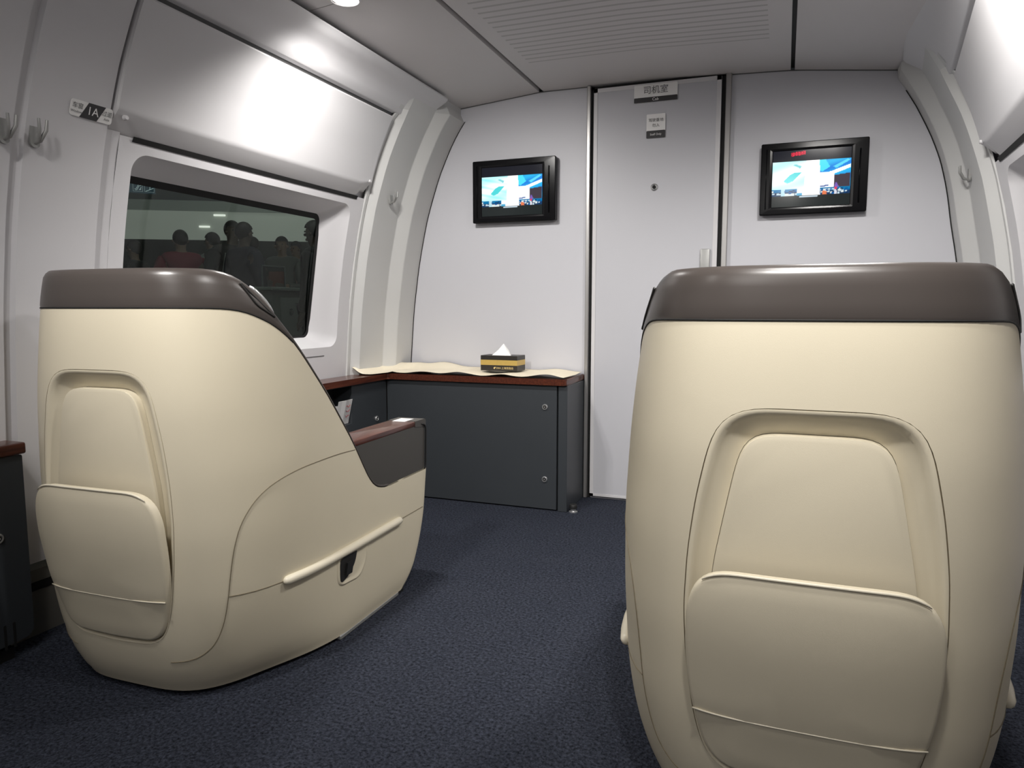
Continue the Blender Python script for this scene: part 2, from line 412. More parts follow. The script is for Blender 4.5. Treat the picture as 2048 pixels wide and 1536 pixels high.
# ------------------------------------------------------------------ door to the cab
bm = B(); box(bm, -.866, D - .014, .012, -.292, D, 1.944, .002, 1)
dr = struct('door_1', bm, M['doorf'])
bm = B()
for x0, x1 in ((-.8655, -.848), (-.312, -.293)): box(bm, x0, D - .0165, .012, x1, D - .0135, 1.944)
box(bm, -.8655, D - .0165, 1.926, -.293, D - .0135, 1.944); box(bm, -.8655, D - .0165, .012, -.293, D - .0135, .024)
obj('door_edging', bm, M['panel'], dr)
bm = B()
box(bm, -.364, D - .028, 1.00, -.322, D - .0155, 1.196, .004, 2)
obj('door_handle', bm, M['dsteel'], dr, smooth=True, auto=40)
pk = B(); lathe(pk, [(.0165, 0), (.0165, .003), (.012, .006), (.009, .004), (.009, .0035)], 24, Matrix.Translation((-.578, D - .0165, 1.482)) @ FRONT.inverted_safe().inverted() @ Matrix.Identity(4) if False else Matrix.Translation((-.578, D - .014, 1.482)) @ Matrix.Rotation(PI / 2, 4, 'X'))
pk = obj('door_lock', pk, M['steel'], dr, smooth=True, auto=30)
bm = B(); lathe(bm, [(.0085, 0), (.0085, .0045)], 20, Matrix.Translation((-.578, D - .014, 1.482)) @ Matrix.Rotation(PI / 2, 4, 'X')); obj('lock_core', bm, M['black'], pk)
bm = B()
box(bm, -.898, D - .022, 0, -.880, D, 1.962, .003, 1); box(bm, -.274, D - .022, 0, -.250, D, 1.962, .003, 1)
fr = struct('trim_9', bm, M['alu'], smooth=True, auto=40)
bm = B(); box(bm, -.880, D - .006, 0, -.866, D, 1.956); box(bm, -.292, D - .006, 0, -.274, D, 1.956); box(bm, -.88, D - .006, 1.944, -.27, D, 1.957); struct('trim_10', bm, M['black'])

def plate(name, label, cat, x0, x1, z0, z1, zb, texts, rad=.004):
    t = thing(name, label, cat, ((x0 + x1) / 2, D - .0172, z0)); ox, oz = (x0 + x1) / 2, z0
    pts = rrect(x0 - ox, 0, x1 - ox, z1 - z0, rad, 4)
    bm = B(); prism(bm, pts, lambda a, b: (a, 0, b), lambda a, b: (a, -.002, b)); obj('sign_plate', bm, M['stw'], t)
    bm = B(); prism(bm, rrect(x0 - ox, 0, x1 - ox, zb - z0, rad, 4), lambda a, b: (a, -.0021, b), lambda a, b: (a, -.0028, b)); obj('dark_strip', bm, M['stb'], t)
    for s, size, dz, m, bo in texts:
        text_mesh(s, size, Matrix.Translation((0, -.0032, dz)) @ FRONT, m, 'lettering', t, bo)
    return t
plate('cab_sign', 'white and black cab sign at the top of the door', 'sign', -.677, -.482, 1.860, 1.937, 1.882,
      [('司机室', .038, .050, M['stg'], .0003), ('Cab', .018, .011, M['stw'], 0)])
plate('staff_sign', 'small white and black staff only sticker below the cab sign', 'sign', -.618, -.533, 1.700, 1.806, 1.733,
      [('驾驶重地', .017, .078, M['stg'], .0003), ('勿入', .017, .055, M['stg'], .0003), ('Staff Only', .013, .016, M['stw'], 0)])

# ------------------------------------------------------------------ screens
def inpoly(x, y, p):
    c = False
    for i in range(len(p)):
        (x1, y1), (x2, y2) = p[i], p[i - 1]
        if (y1 > y) != (y2 > y) and x < (x2 - x1) * (y - y1) / (y2 - y1) + x1: c = not c
    return c
def mixc(a, b, t): return tuple(lerp(p, q, t) for p, q in zip(a, b))
rnd = random.Random(3)
SP = [(rnd.random(), .86 + .12 * rnd.random(), rnd.choice([(.9, 1, 1), (.7, .9, 1), (0, .12, .4), (0, .03, .12)])) for _ in range(60)]
def picture(u, v, red):
    top, bot = .19, .80
    if v < top or v > bot:
        c = (.010, .011, .018) if v < top else (.018, .024, .023)
        if .36 < u < .60 and .815 < v < .835: c = (.75, .9, 1.)
        if .10 < u < .30 and .825 < v < .832 and red: c = (.25, .27, .26)
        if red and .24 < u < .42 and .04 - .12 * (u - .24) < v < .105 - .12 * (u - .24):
            k = (.55 + .45 * math.sin(u * 170 + math.sin(v * 210) * 1.6)) ; c = (.9 * k + .25, .03 * k, .10 * k)  # red sign reflection painted into the glowing picture
        return c
    w = (v - top) / (bot - top)
    c = mixc((1.5, 1.6, 1.6), (.7, 1.35, 1.4), .5 + .5 * math.sin(w * 9 + u * 6))
    if not red and u < .45:
        s = math.sin((w * 1.1 - u * .55) * 22)
        c = mixc(c, (.12, .85, .95), .55 * max(0, s) * (1 - u))
    if u > .60:
        c = mixc((.02, .28, .95), (.03, .6, 1.1), .5 + .5 * math.sin(u * 9 + w * 17))
        if inpoly(u, w, [(.6, .0), (.68, .0), (.74, .22), (.64, .35), (.6, .3)]): c = (.1, .95, 1.2)
        if inpoly(u, w, [(.78, .22), (.96, .02), (.99, .06), (.82, .27)]): c = (.15, .9, 1.2)
        if inpoly(u, w, [(.60, .40), (.72, .38), (1.0, .17), (1.0, .27), (.80, .42), (.62, .80), (.60, .8)]): c = (1.4, 1.6, 1.7)
        if w > .38 and u < .74: c = (1.3, 1.5, 1.6)
        if inpoly(u, w, [(.80, .47), (1, .42), (1, .80), (.80, .80)]): c = (.07, .055, .075)
        if .735 < u < .80 and w > .36: c = (1.5, 1.45, 1.6)
        if inpoly(u, w, [(.80, .80), (.82, .66), (.86, .80)]): c = (.25, .15, .6)
        if inpoly(u, w, [(.62, .76), (.73, .73), (.73, .77), (.62, .80)]): c = (.1, .13, .4)
    if inpoly(u, w, [(.15, .58), (.20, .64), (.27, .58), (.38, .34), (.28, .34), (.23, .40)]): c = (.10, .85, .88)
    if inpoly(u, w, [(.27, .12), (.30, .09), (.38, .16), (.36, .23)]): c = (.3, .85, .9)
    cw = .085 + .02 * w
    if abs(u - .52) < cw: c = (1.8, 1.8, 1.8)
    elif w > .80 and not (.33 < u < .60):
        c = (.0, .22, .5) if w < .90 else (.01, .05, .14)
        if .12 < u < .17: c = (.6, .9, 1)
        if .17 < u < .30 and w > .93: c = (.9, 1, 1)
        if .65 < u < .71 and w > .84: c = (1.0, .25, .1) if w > .9 else (.9, 1, 1)
        if .80 < u < .84: c = (.9, .06, .15) if w < .88 else (.9, .9, 1)
        for x, y, k in SP:
            if abs(u - x) < .014 and abs(w - y) < .022: c = k
    elif w > .93: c = (.1, .5, .8) if abs(u - .52) > .12 else (1.3, 1.4, 1.5)
    return c
def screen_mat():
    m = bpy.data.materials.new('lit_screen'); m.use_nodes = True; nt = m.node_tree; b = nt.nodes['Principled BSDF']
    a = nt.nodes.new('ShaderNodeVertexColor'); a.layer_name = 'pic'
    b.inputs['Base Color'].default_value = (.004, .004, .005, 1); b.inputs['Roughness'].default_value = .15; b.inputs['Specular IOR Level'].default_value = .12
    nt.links.new(a.outputs['Color'], b.inputs['Emission Color']); b.inputs['Emission Strength'].default_value = .85
    return m
M['screen'] = screen_mat()
def tv(x0, x1, z0, z1, label, red):
    t = thing('television', label, 'television', (x0, D, z0), 0, 'televisions on the end wall'); w, h = x1 - x0, z1 - z0
    bm = B()
    sx0, sx1, sz0, sz1 = w * .115, w * .845, h * .105, h * .885
    prism(bm, rrect(.012, .012, w - .012, h - .012, .004, 3), lambda a, b: (a, 0, b), lambda a, b: (a, -.02, b))
    # frame ring
    o = rrect(0, 0, w, h, .006, 4); i = rrect(sx0, sz0, sx1, sz1, .002, 4)
    def ring(pts, y): return [bm.verts.new((a, y, b)) for a, b in pts]
    R = [ring(o, -.012), ring(o, -.040), ring(rrect(.003, .003, w - .003, h - .003, .005, 4), -.043), ring(rrect(sx0 - .012, sz0 - .010, sx1 + .012, sz1 + .010, .004, 4), -.0435), ring(rrect(sx0 - .003, sz0 - .003, sx1 + .003, sz1 + .003, .003, 4), -.0425), ring(i, -.0405)]
    for A, Bq in zip(R, R[1:]):
        for k in range(len(A)): bm.faces.new((A[k], A[(k + 1) % len(A)], Bq[(k + 1) % len(A)], Bq[k]))
    bm.faces.new(R[0])
    obj('housing', bm, M['tvb'], t)
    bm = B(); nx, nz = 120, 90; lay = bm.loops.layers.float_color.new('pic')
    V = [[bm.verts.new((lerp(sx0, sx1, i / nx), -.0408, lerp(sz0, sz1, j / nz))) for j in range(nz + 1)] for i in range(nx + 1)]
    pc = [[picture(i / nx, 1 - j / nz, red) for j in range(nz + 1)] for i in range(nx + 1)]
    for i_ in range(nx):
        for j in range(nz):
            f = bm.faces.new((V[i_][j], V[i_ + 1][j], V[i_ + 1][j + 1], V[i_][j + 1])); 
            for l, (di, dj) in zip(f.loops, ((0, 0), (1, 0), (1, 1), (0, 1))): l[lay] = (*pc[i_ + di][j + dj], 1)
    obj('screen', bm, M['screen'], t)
    bm = B(); tube(bm, [(w * .925, -.0445, h * .12), (w * .922, -.047, h * .5), (w * .925, -.0445, h * .85)], .003, 8); obj('side_bar', bm, M['tvb'], t, smooth=True)
    bm = B(); tube(bm, [(w * .055, -.0445, h * .08), (w * .055, -.0455, h * .92)], .002, 6); obj('side_bar', bm, M['tvb'], t, smooth=True)
    return t
tv(-1.474, -1.043, 1.352, 1.653, 'black wall television left of the cab door showing a bright station hall', False)
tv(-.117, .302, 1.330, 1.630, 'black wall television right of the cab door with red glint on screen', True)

# ------------------------------------------------------------------ ceiling downlights
def downlight(x, y, label):
    z = cz(x) - .002
    t = thing('downlight', label, 'ceiling light', (x, y, z), 0, 'ceiling downlights')
    bm = B(); lathe(bm, [(.050, 0), (.052, -.004), (.046, -.006), (.042, -.002), (.042, 0)], 28); obj('lamp_ring', bm, M['panel'], t, smooth=True, auto=40)
    bm = B(); lathe(bm, [(.0415, -.0035), (.0415, -.001)], 28); obj('diffuser', bm, M['lamp'], t)
downlight(-1.388, 2.118, 'round ceiling downlight nearer the left wall')
downlight(-1.292, 2.098, 'round ceiling downlight nearer the cabin middle')

# ------------------------------------------------------------------ coat hooks
def hook(side, y, z, label, s=1., off=.03):
    x = wx(side, z, off, y)
    t = thing('coat_hook', label, 'coat hook', (x, y, wz(side, z, y)), 0, 'steel coat hooks')
    d = -side
    bm = B()
    pts = rrect(-.013 * s, -.038 * s, .013 * s, .032 * s, .012 * s, 5)
    prism(bm, pts, lambda a, b: (d * -.004, a, b), lambda a, b: (d * .004, a, b)); obj('hook_plate', bm, M['dsteel'], t, smooth=True, auto=40)
    for e in (-1, 1):
        bm = B(); tube(bm, [(d * .004, 0, -.026 * s), (d * .020 * s, e * .002, -.022 * s), (d * .034 * s, e * .009 * s, .004 * s), (d * .036 * s, e * .011 * s, .03 * s)], [.005 * s, .005 * s, .0045 * s, .0035 * s], 8)
        obj('hook_prong', bm, M['dsteel'], t, smooth=True, auto=50)
hook(-1, 1.340, 1.378, 'steel two-pronged coat hook on the left wall panel below the seat sign')
hook(-1, 1.262, 1.372, 'steel coat hook at the left photo edge behind the panel groove')
hook(-1, 3.06, 1.455, 'steel coat hook on the left arch between window and television', .9, .052)
hook(1, 3.18, 1.44, 'steel coat hook on the right arch beside the right television', .9, .052)

# ------------------------------------------------------------------ seat number sticker
def seat_sign():
    yc, zc = 1.488, 1.464
    t = thing('seat_number_sign', 'white and black 1A seat sign on the left wall panel', 'sign', (wx(-1, zc, .030), yc, zc))
    a = wx(-1, zc + .03, .030) - wx(-1, zc - .03, .030); tilt = math.atan2(a, .06)
    Rm = Matrix(((0, math.sin(tilt), math.cos(tilt), 0), (1, 0, 0, 0), (0, math.cos(tilt), -math.sin(tilt), 0), (0, 0, 0, 1)))
    T = lambda h: Matrix.Translation((0, 0, 0)) @ Rm @ Matrix.Translation((0, 0, h))
    def flat(pts, h, m, n):
        bm = B(); prism(bm, pts, lambda p, q: T(h - .001) @ Vector((p, q, 0)), lambda p, q: T(h) @ Vector((p, q, 0))); return obj(n, bm, m, t)
    flat(rrect(-.064, -.0215, .064, .0215, .008, 5), .003, M['stw'], 'sign_plate')
    flat([(-.034, -.0215), (.018, -.0215), (.040, .0215), (-.012, .0215)], .0036, M['stb'], 'seat_number_field')
    for s, size, px, py, m in (('1A', .031, .003, 0, M['stw']), ('车窗', .016, -.043, .006, M['stg']), ('Window', .009, -.045, -.009, M['stg']), ('过道', .016, .046, .004, M['stg']), ('Aisle', .009, .047, -.010, M['stg'])):
        text_mesh(s, size, T(.0041) @ Matrix.Translation((px, py, 0)), m, 'lettering', t, .0002)
seat_sign()

# ------------------------------------------------------------------ corner cabinets, worktop and what lies on it
def cam_lock(name, parent, loc, axis):
    R_ = Matrix.Rotation(PI / 2, 4, 'X') if axis == 'y' else Matrix.Rotation(PI / 2, 4, 'Y')
    bm = B(); lathe(bm, [(.0135, 0), (.0135, .003), (.0115, .0055), (.0085, .0055), (.0075, .003), (.0035, .003), (.003, .0065)], 24, Matrix.Translation(loc) @ R_)
    o = obj(name, bm, M['steel'], parent, smooth=True, auto=30)
    bm = B(); lathe(bm, [(.0072, .0), (.0072, .0045), (.003, .0048)], 16, Matrix.Translation(loc) @ R_); obj('lock_core', bm, M['black'], o)
    return o
ZT = .612
FY = 3.082    # front of the end cabinet
FX = -1.832   # front of the side cabinet
t = thing('storage_cabinet', 'slate grey cabinet along the end wall left of the cab door', 'cabinet', (-1.35, 3.22, 0))
def loc(o, x, y, z): return (x - o.location.x, y - o.location.y, z - o.location.z)
def lbox(o, bm, a, b, *k, **kw): box(bm, *loc(o, *a), *loc(o, *b), *k, **kw); return bm
bm = lbox(t, B(), (FX + .001, FY + .02, .0), (-.902, 3.283, ZT - .029)); obj('carcass', bm, M['cabin'], t)
bm = lbox(t, B(), (FX + .003, FY, .006), (-.949, FY + .019, ZT - .030), .0015, 1); d1 = obj('cabinet_door', bm, M['cab'], t)
for z in (.482, .146): cam_lock('lock', t, loc(t, -1.005, FY, z), 'y').parent = d1
bm = lbox(t, B(), (-.942, FY, .0), (-.8995, D - .002, ZT - .030), .002, 1); obj('end_panel', bm, M['cab'], t)
t = thing('side_cabinet', 'slate grey cabinet with open leaflet niche under the window', 'cabinet', (-1.9, 2.4, 0))
ny0, ny1, nz0, nz1 = 2.26, 2.775, .405, .578
bm = B()
for a, b in (((-1.934, 2.19, 0), (FX, ny0, ZT - .030)), ((-1.934, ny1, 0), (FX, FY - .002, ZT - .030)), ((-1.934, ny0, 0), (FX, ny1, nz0)), ((-1.934, ny0, nz1), (FX, ny1, ZT - .030))): lbox(t, bm, a, b)
obj('carcass', bm, M['cab'], t)
bm = lbox(t, B(), (-1.936, ny0, nz0), (-1.931, ny1, nz1)); obj('niche_back', bm, M['cabin'], t)
cam_lock('lock', t, loc(t, FX, 2.985, .398), 'x')
bm = lbox(t, B(), (FX - .004, FY - .0035, .0), (FX + .0008, FY - .001, ZT - .03)); obj('corner_joint', bm, M['black'], t)

def worktop():
    t = thing('worktop', 'red wood L-shaped worktop over the corner cabinets', 'worktop', (-1.4, 3.2, ZT - .028))
    pts = rpoly([(-1.938, 2.19), (FX + .018, 2.19), (FX + .018, FY - .018), (-.8995, FY - .018), (-.8995, 3.383), (-1.938, 3.383)], [0, .01, .012, .012, 0, 0], 4)
    bm = B(); ox, oy, oz = t.location
    prism(bm, pts, lambda a, b: (a - ox, b - oy, 0), lambda a, b: (a - ox, b - oy, .028))
    bmesh.ops.bevel(bm, geom=[e for e in bm.edges if abs(e.verts[0].co.z - e.verts[1].co.z) < 1e-6], offset=.004, segments=2, affect='EDGES')
    obj('wood_slab', bm, M['wood'], t, smooth=True, auto=40)
worktop()

def paper_runner():
    n, k = 90, 18; rows = []
    for i in range(n + 1):
        u = i / n; x = lerp(-1.925, -.912, u)
        left = 1 - sstep(x, -1.83, -1.79)
        yb = 3.372 - .085 * left; yf = lerp(3.068, 2.93, left) + .006 * math.sin(x * 24) + .004 * math.sin(x * 51 + 1)
        r = []
        for j in range(k + 1):
            v = j / k; y = lerp(yf, yb, v)
            z = ZT + .0025 + .0035 * (1 + math.sin(x * 31 + v * 2.2)) * (.4 + .6 * v) + .003 * (1 + math.sin(x * 13 + 2 + v))
            if x > -1.80: z += .005 * (1 + math.sin(x * 30 + .5)) * (1 - v) ** 2
            z += .030 * sstep(x, -1.84, -1.935) if False else 0
            z += .022 * sstep(v, .55, 1.) * (1 - sstep(x, -1.7, -1.45)) + .006 * sstep(v, .6, 1)
            if x < -1.80: z += .030 * (1 - sstep(x, -1.935, -1.86)) * (1 - .3 * v)
            r.append((x, y, z))
        rows.append(r)
    bm = B(); grid(bm, rows); o = obj('paper_runner', bm, M['paper'], smooth=True)
    solid(o, .0006, 1)
    tag(o, 'cream wavy paper sheet spread over the red wood worktop', 'paper sheet')
paper_runner()

def tissue_box():
    x0, y0, z0 = -1.374, 3.20, .6295
    t = thing('tissue_box', 'black and gold tissue box on the cream paper sheet', 'tissue box', (x0, y0, z0), math.radians(-2))
    w, d, h = .192, .105, .074
    bm = B()
    for a, b, mi in ((0, .028, 0), (.0275, .0525, 1), (.052, h, 0)): box(bm, 0, 0, a, w, d, b, .0015 if mi == 0 else 0, 1, mi)
    obj('carton', bm, [M['boxblk'], M['gold']], t)
    bm = B()
    pts = [(w * .28, .03), (w * .72, .03), (w * .68, .075), (w * .33, .075)]
    tip = (w * .52, .052, h + .056)
    N = 6; rows = []
    base = [(w * .25, .026), (w * .42, .020), (w * .62, .022), (w * .77, .030), (w * .70, .070), (w * .40, .075)]
    vb = [bm.verts.new((a, b, h - .001)) for a, b in base]
    vm = [bm.verts.new((lerp(a, tip[0], .5) + .004 * (-1) ** i, lerp(b, tip[1], .45), h + .026)) for i, (a, b) in enumerate(base)]
    vt = bm.verts.new(tip)
    for i in range(6):
        bm.faces.new((vb[i], vb[(i + 1) % 6], vm[(i + 1) % 6], vm[i])); bm.faces.new((vm[i], vm[(i + 1) % 6], vt))
    obj('tissue', bm, M['tissue'], t)
    text_mesh('CRH', .013, Matrix.Translation((w * .49, -.0006, .0135)) @ FRONT, M['goldt'], 'lettering', t, .0002)
    text_mesh('上海铁路局', .0125, Matrix.Translation((w * .74, -.0006, .0135)) @ FRONT, M['goldt'], 'lettering', t)
    bm = B(); prism(bm, [(w * .36, .014), (w * .375, .009), (w * .40, .009), (w * .39, .013), (w * .43, .019), (w * .385, .019)], lambda a, b: (a, -.0005, b), lambda a, b: (a, -.001, b)); obj('emblem', bm, M['goldt'], t)
tissue_box()

def leaflets():
    specs = [((-1.852, 2.47, .4075), -2, 12, .185, .108, 'open white leaflet leaning in the niche, nearer the seat'), ((-1.846, 2.655, .4075), 1.5, 13, .112, .118, 'folded white leaflet with red scribble leaning at the niche end')]
    for i, (l, rz, rx, w, h, lab) in enumerate(specs):
        t = thing('leaflet', lab, 'leaflet', l, math.radians(rz), 'leaflets in the niche')
        lean = math.radians(rx)
        def P(y, z, d): return (d + math.sin(lean) * z + (.004 if abs(y - w * .5) < .01 else 0), y, z * math.cos(lean))
        bm = B(); rows = [[P(y, z, 0) for z in (0, h * .5, h * (1 - .12 * (y / w if i == 0 else .2)))] for y in (0, w * .25, w * .5, w * .75, w)]
        grid(bm, rows); o = obj('sheet', bm, M['white'], t); solid(o, .0012, 0)
        bm = B(); y0 = w * .55
        for k in range(3):
            tube(bm, [P(y0 + .012 * q + .004 * k, h * (.72 - .2 * k) + .006 * math.sin(q * 2.4 + k), .0022) for q in range(4)], .0011, 5)
        obj('scribble', bm, mat('red_print' if i else 'dark_print', (.35, .03, .03) if i else (.05, .05, .06), .6), t)
leaflets()

t = thing('door_stopper', 'black and steel floor door stopper at the cabinet end', 'door stopper', (-.872, 3.10, 0))
bm = B(); lathe(bm, [(.020, 0), (.020, .004), (.012, .006), (.012, .018)], 20); obj('stopper_foot', bm, M['steel'], t, smooth=True, auto=30)
bm = B(); lathe(bm, [(.012, .016), (.018, .019), (.019, .030), (.016, .036), (.006, .038)], 20); obj('rubber_buffer', bm, M['rub'], t, smooth=True, auto=40)

# left console by the second row
t = thing('side_console', 'slate console with red wood top at the left photo edge', 'console', (-1.92, .9, 0))
pts = rpoly([(.56, .03), (.56, .545), (1.285, .545), (1.285, .05)], [0, 0, .006, .03], 5)
bm = B(); prism(bm, pts, lambda a, b: loc(t, -1.957, a, b), lambda a, b: loc(t, -1.872, a, b)); obj('console_body', bm, M['cab'], t, smooth=True, auto=40)
bm = lbox(t, B(), (-1.95, .58, 0), (-1.89, 1.24, .032)); obj('plinth', bm, M['dark'], t)
bm = lbox(t, B(), (-1.957, .55, .547), (-1.862, 1.292, .578), .006, 3); obj('wood_top', bm, M['wood'], t, smooth=True, auto=40)
bm = B(); lathe(bm, [(.042, 0), (.042, .003), (.036, .004), (.034, .001)], 28, Matrix.Translation(loc(t, -1.912, 1.20, .578))); obj('cup_ring', bm, M['steel'], t, smooth=True, auto=30)
cam_lock('lock', t, loc(t, -1.872, 1.208, .338), 'x')
for k in range(4):
    y = 1.232 - .024 * k
    bm = B(); prism(bm, rrect(y - .0035, .036, y + .0035, .105, .003, 4), lambda a, b: loc(t, -1.873, a, b), lambda a, b: loc(t, -1.8712, a, b)); obj('vent_slot', bm, M['black'], t)

# ------------------------------------------------------------------ the seats
LQ = .35      # depth of the rounded back
WB = [(-.01, .262), (0., .270), (.03, .285), (.074, .306), (.15, .325), (.23, .338), (.39, .348), (.545, .350), (.698, .341), (.80, .332), (.906, .318), (.95, .310), (1.0, .297), (1.1, .29)]
WS = [(-.01, .330), (0., .335), (.05, .345), (.2, .350), (.4, .350), (.55, .350), (.7, .343), (.9, .321), (1.0, .302), (1.1, .30)]
BY = [(-.01, .083), (0., .072), (.03, .052), (.08, .033), (.15, .018), (.25, .007), (.4, .0), (.7, .0), (.9, .010), (1.0, .018), (1.1, .02)]
YF = [(-.01, .77), (0., .79), (.03, .83), (.075, .876), (.15, .915), (.236, .945), (.387, .970), (.6, .975)]
TOPC = [(0, .915), (.09, .914), (.12, .912), (.15, .907), (.18, .897), (.22, .880), (.25, .862), (.29, .832), (.327, .789), (.406, .692), (.515, .546), (.56, .480), (.59, .436), (.62, .404), (.65, .387), (.69, .378), (.73, .376), (2, .376)]
TOPB = [(0, 1.002), (.09, 1.002), (.12, .997), (.15, .987), (.19, .960), (.22, .930), (.254, .889), (.29, .846), (.327, .801), (.406, .703), (.515, .556), (.56, .490), (.59, .445), (.62, .411), (.65, .393), (.69, .383), (.73, .380), (2, .380)]
def sm(x, T, h=.012): return (interp(x - h, T) + 2 * interp(x, T) + interp(x + h, T)) / 4
def wid(y, z): return lerp(sm(z, WB, .03), sm(z, WS, .03), sstep(y, .12, .50))
def yu(u): return LQ * (1 - math.sqrt(max(0., 1 - min(1., abs(u)) ** 4)))
def uy(y): return max(0., 1 - max(0., 1 - y / LQ) ** 2) ** .25
def _plan(side, y, z):
    b = sm(z, BY, .03)
    return Vector((side * wid(y, z) * (uy(y) if y < LQ else 1.), y + b * (1 - sstep(y, .05, .5)), z))
def surf(side, y, z, out=0.):
    """point on the seat shell; y runs from the back centre (0) round the rounded back and along the side"""
    p = _plan(side, y, z)
    if out:
        q = _plan(side, y + .004, z); q0 = _plan(side, max(.0005, y - .004), z); t = (q - q0); t.z = 0; t.normalize()
        n = Vector((t.y, -t.x, 0)) * (1 if side > 0 else -1); p = p + n * out
    return p
def backp(x, z, d=0.):
    """x across the back, d = depth into the back (+) or out of it (-)"""
    w0 = wid(.1, z); u = min(.999, abs(x) / w0)
    y = yu(u)
    return Vector((x, y + sm(z, BY, .03) * (1 - sstep(y, .05, .5)) + d, z))
PANEL = [(.778, 0), (.778, .09), (.772, .120), (.753, .146), (.715, .161), (.62, .180), (.53, .191), (.43, .195), (.34, .189), (.25, .176), (.19, .160), (.160, .142), (.145, .115), (.140, 0)]   # (z, half width)
def outline(P_, n):
    """closed loop of n points (x,z) around a symmetric outline given top->bottom, starting mid-top going +x"""
    pts = [(h, z) for z, h in P_]; pts = pts + [(-h, z) for h, z in pts[-2:0:-1]]
    L = [0]
    for a, b in zip(pts, pts[1:] + pts[:1]): L.append(L[-1] + math.hypot(a[0] - b[0], a[1] - b[1]))
    out = []
    for k in range(n):
        t = L[-1] * k / n; i = 0
        while L[i + 1] < t: i += 1
        f = (t - L[i]) / (L[i + 1] - L[i]); a, b = pts[i], pts[(i + 1) % len(pts)]; out.append((lerp(a[0], b[0], f), lerp(a[1], b[1], f)))
    for _ in range(3):
        out = [((out[i - 1][0] + 2 * out[i][0] + out[(i + 1) % n][0]) / 4, (out[i - 1][1] + 2 * out[i][1] + out[(i + 1) % n][1]) / 4) for i in range(n)]
    return out
def make_seat(loc_, label):
    root = thing('train_seat', label, 'seat', loc_, 0, 'first-row lounge seats')
    # ---- shell
    bm = B(); NR = 44
    YS = [.97, .955, .93, .90, .86, .82, .78, .75, .73, .71, .69, .67, .65, .635, .62, .605, .59, .57, .55, .53, .50, .47, .44, .41, .38, .35, .33, .31, .29, .27, .25, .235, .22, .205, .19, .175, .16]
    US = [.895, .87, .84, .80, .76, .72, .67, .62, .56, .50, .42, .34, .25, .16, .08]
    US = US + [0.] + [-u for u in US[::-1]]
    cols = []
    def z_of(v, top, z0=.012): return z0 + (top - z0) * (v ** 1.2)
    def side_col(side, yy):
        top = sm(yy, TOPC); r = []
        for j in range(NR + 1):
            z = z_of(j / NR, top); ye = yy if yy < .40 else .40 + (yy - .40) / (.97 - .40) * (sm(z, YF, .02) - .40)
            r.append(surf(side, ye, z))
        return r
    def front_col(side, k, n=6):
        a = k / n * PI / 2; r = []
        for j in range(NR + 1):
            z = z_of(j / NR, .376); yf = sm(z, YF, .02); w = wid(.9, z); rr = .035
            r.append(Vector((side * (w - rr + rr * math.cos(a)), yf + rr * math.sin(a), z)))
        return r
    for k in range(6, 0, -1): cols.append(front_col(1, k))
    for y in YS: cols.append(side_col(1, y))
    ib = len(cols)
    for u in US:
        y = yu(u); top = sm(y, TOPC); sg = 1 if u >= 0 else -1
        cols.append([(surf(sg, y, z_of(j / NR, top)) if abs(u) > 1e-6 else Vector((0, sm(z_of(j / NR, top), BY, .03), z_of(j / NR, top)))) for j in range(NR + 1)])
    for y in YS[::-1]: cols.append(side_col(-1, y))
    for k in range(1, 7): cols.append(front_col(-1, k))
    bi0 = ib + US.index(.67); bi1 = ib + US.index(-.67)
    zrow = [z_of(j / NR, sm(0, TOPC)) for j in range(NR + 1)]
    j0 = max(j for j in range(NR + 1) if zrow[j] < .132); j1 = min(j for j in range(NR + 1) if zrow[j] > .782)
    V = [[bm.verts.new(p) for p in c] for c in cols]
    n = len(V)
    for i in range(n):
        i2 = (i + 1) % n
        for j in range(NR):
            if bi0 <= i < bi1 and j0 <= j < j1: continue
            bm.faces.new((V[i][j], V[i2][j], V[i2][j + 1], V[i][j + 1]))
    bm.faces.new([V[i][0] for i in range(n)])
    # ring from the hole to the panel outline
    per = [V[i][j1] for i in range((bi0 + bi1) // 2, bi0, -1)] + [V[bi0][j] for j in range(j1, j0, -1)] + [V[i][j0] for i in range(bi0, bi1)] + [V[bi1][j] for j in range(j0, j1)] + [V[i][j1] for i in range(bi1, (bi0 + bi1) // 2, -1)]
    nper = len(per); OUT = outline(PANEL, nper)
    prev = per
    for f in (.3, .6, .94):
        ring = []
        for p, (x, z) in zip(per, OUT):
            q = backp(lerp(p.co.x, x, f), lerp(p.co.z, z, f)); ring.append(bm.verts.new(q))
        for k in range(nper): bm.faces.new((prev[k], prev[(k + 1) % nper], ring[(k + 1) % nper], ring[k]))
        prev = ring
    ring = [bm.verts.new(backp(x * 1.004, z + .0006 * (1 if z > .5 else -1), .0)) for x, z in OUT]
    for k in range(nper): bm.faces.new((prev[k], prev[(k + 1) % nper], ring[(k + 1) % nper], ring[k]))
    ring2 = [bm.verts.new(backp(x * 1.004, z + .0006 * (1 if z > .5 else -1), .006)) for x, z in OUT]
    for k in range(nper): bm.faces.new((ring[k], ring[(k + 1) % nper], ring2[(k + 1) % nper], ring2[k]))
    sh = obj('shell', bm, M['cream'], root, smooth=True, auto=38)
    # ---- recessed back panel: lip, channel, inner panel
    NO = 120
    O = outline(PANEL, NO)
    INN = [(.735, 0), (.735, .072), (.729, .094), (.711, .109), (.675, .119), (.60, .133), (.51, .149), (.42, .156), (.33, .154), (.24, .145), (.18, .13), (.165, .10), (.162, 0)]
    I = outline(INN, NO)
    def rg(bm, f, d, inset=0.): return [bm.verts.new(backp(lerp(a[0], b[0], f), lerp(a[1], b[1], f), d)) for a, b in zip(O, I)]
    bm = B()
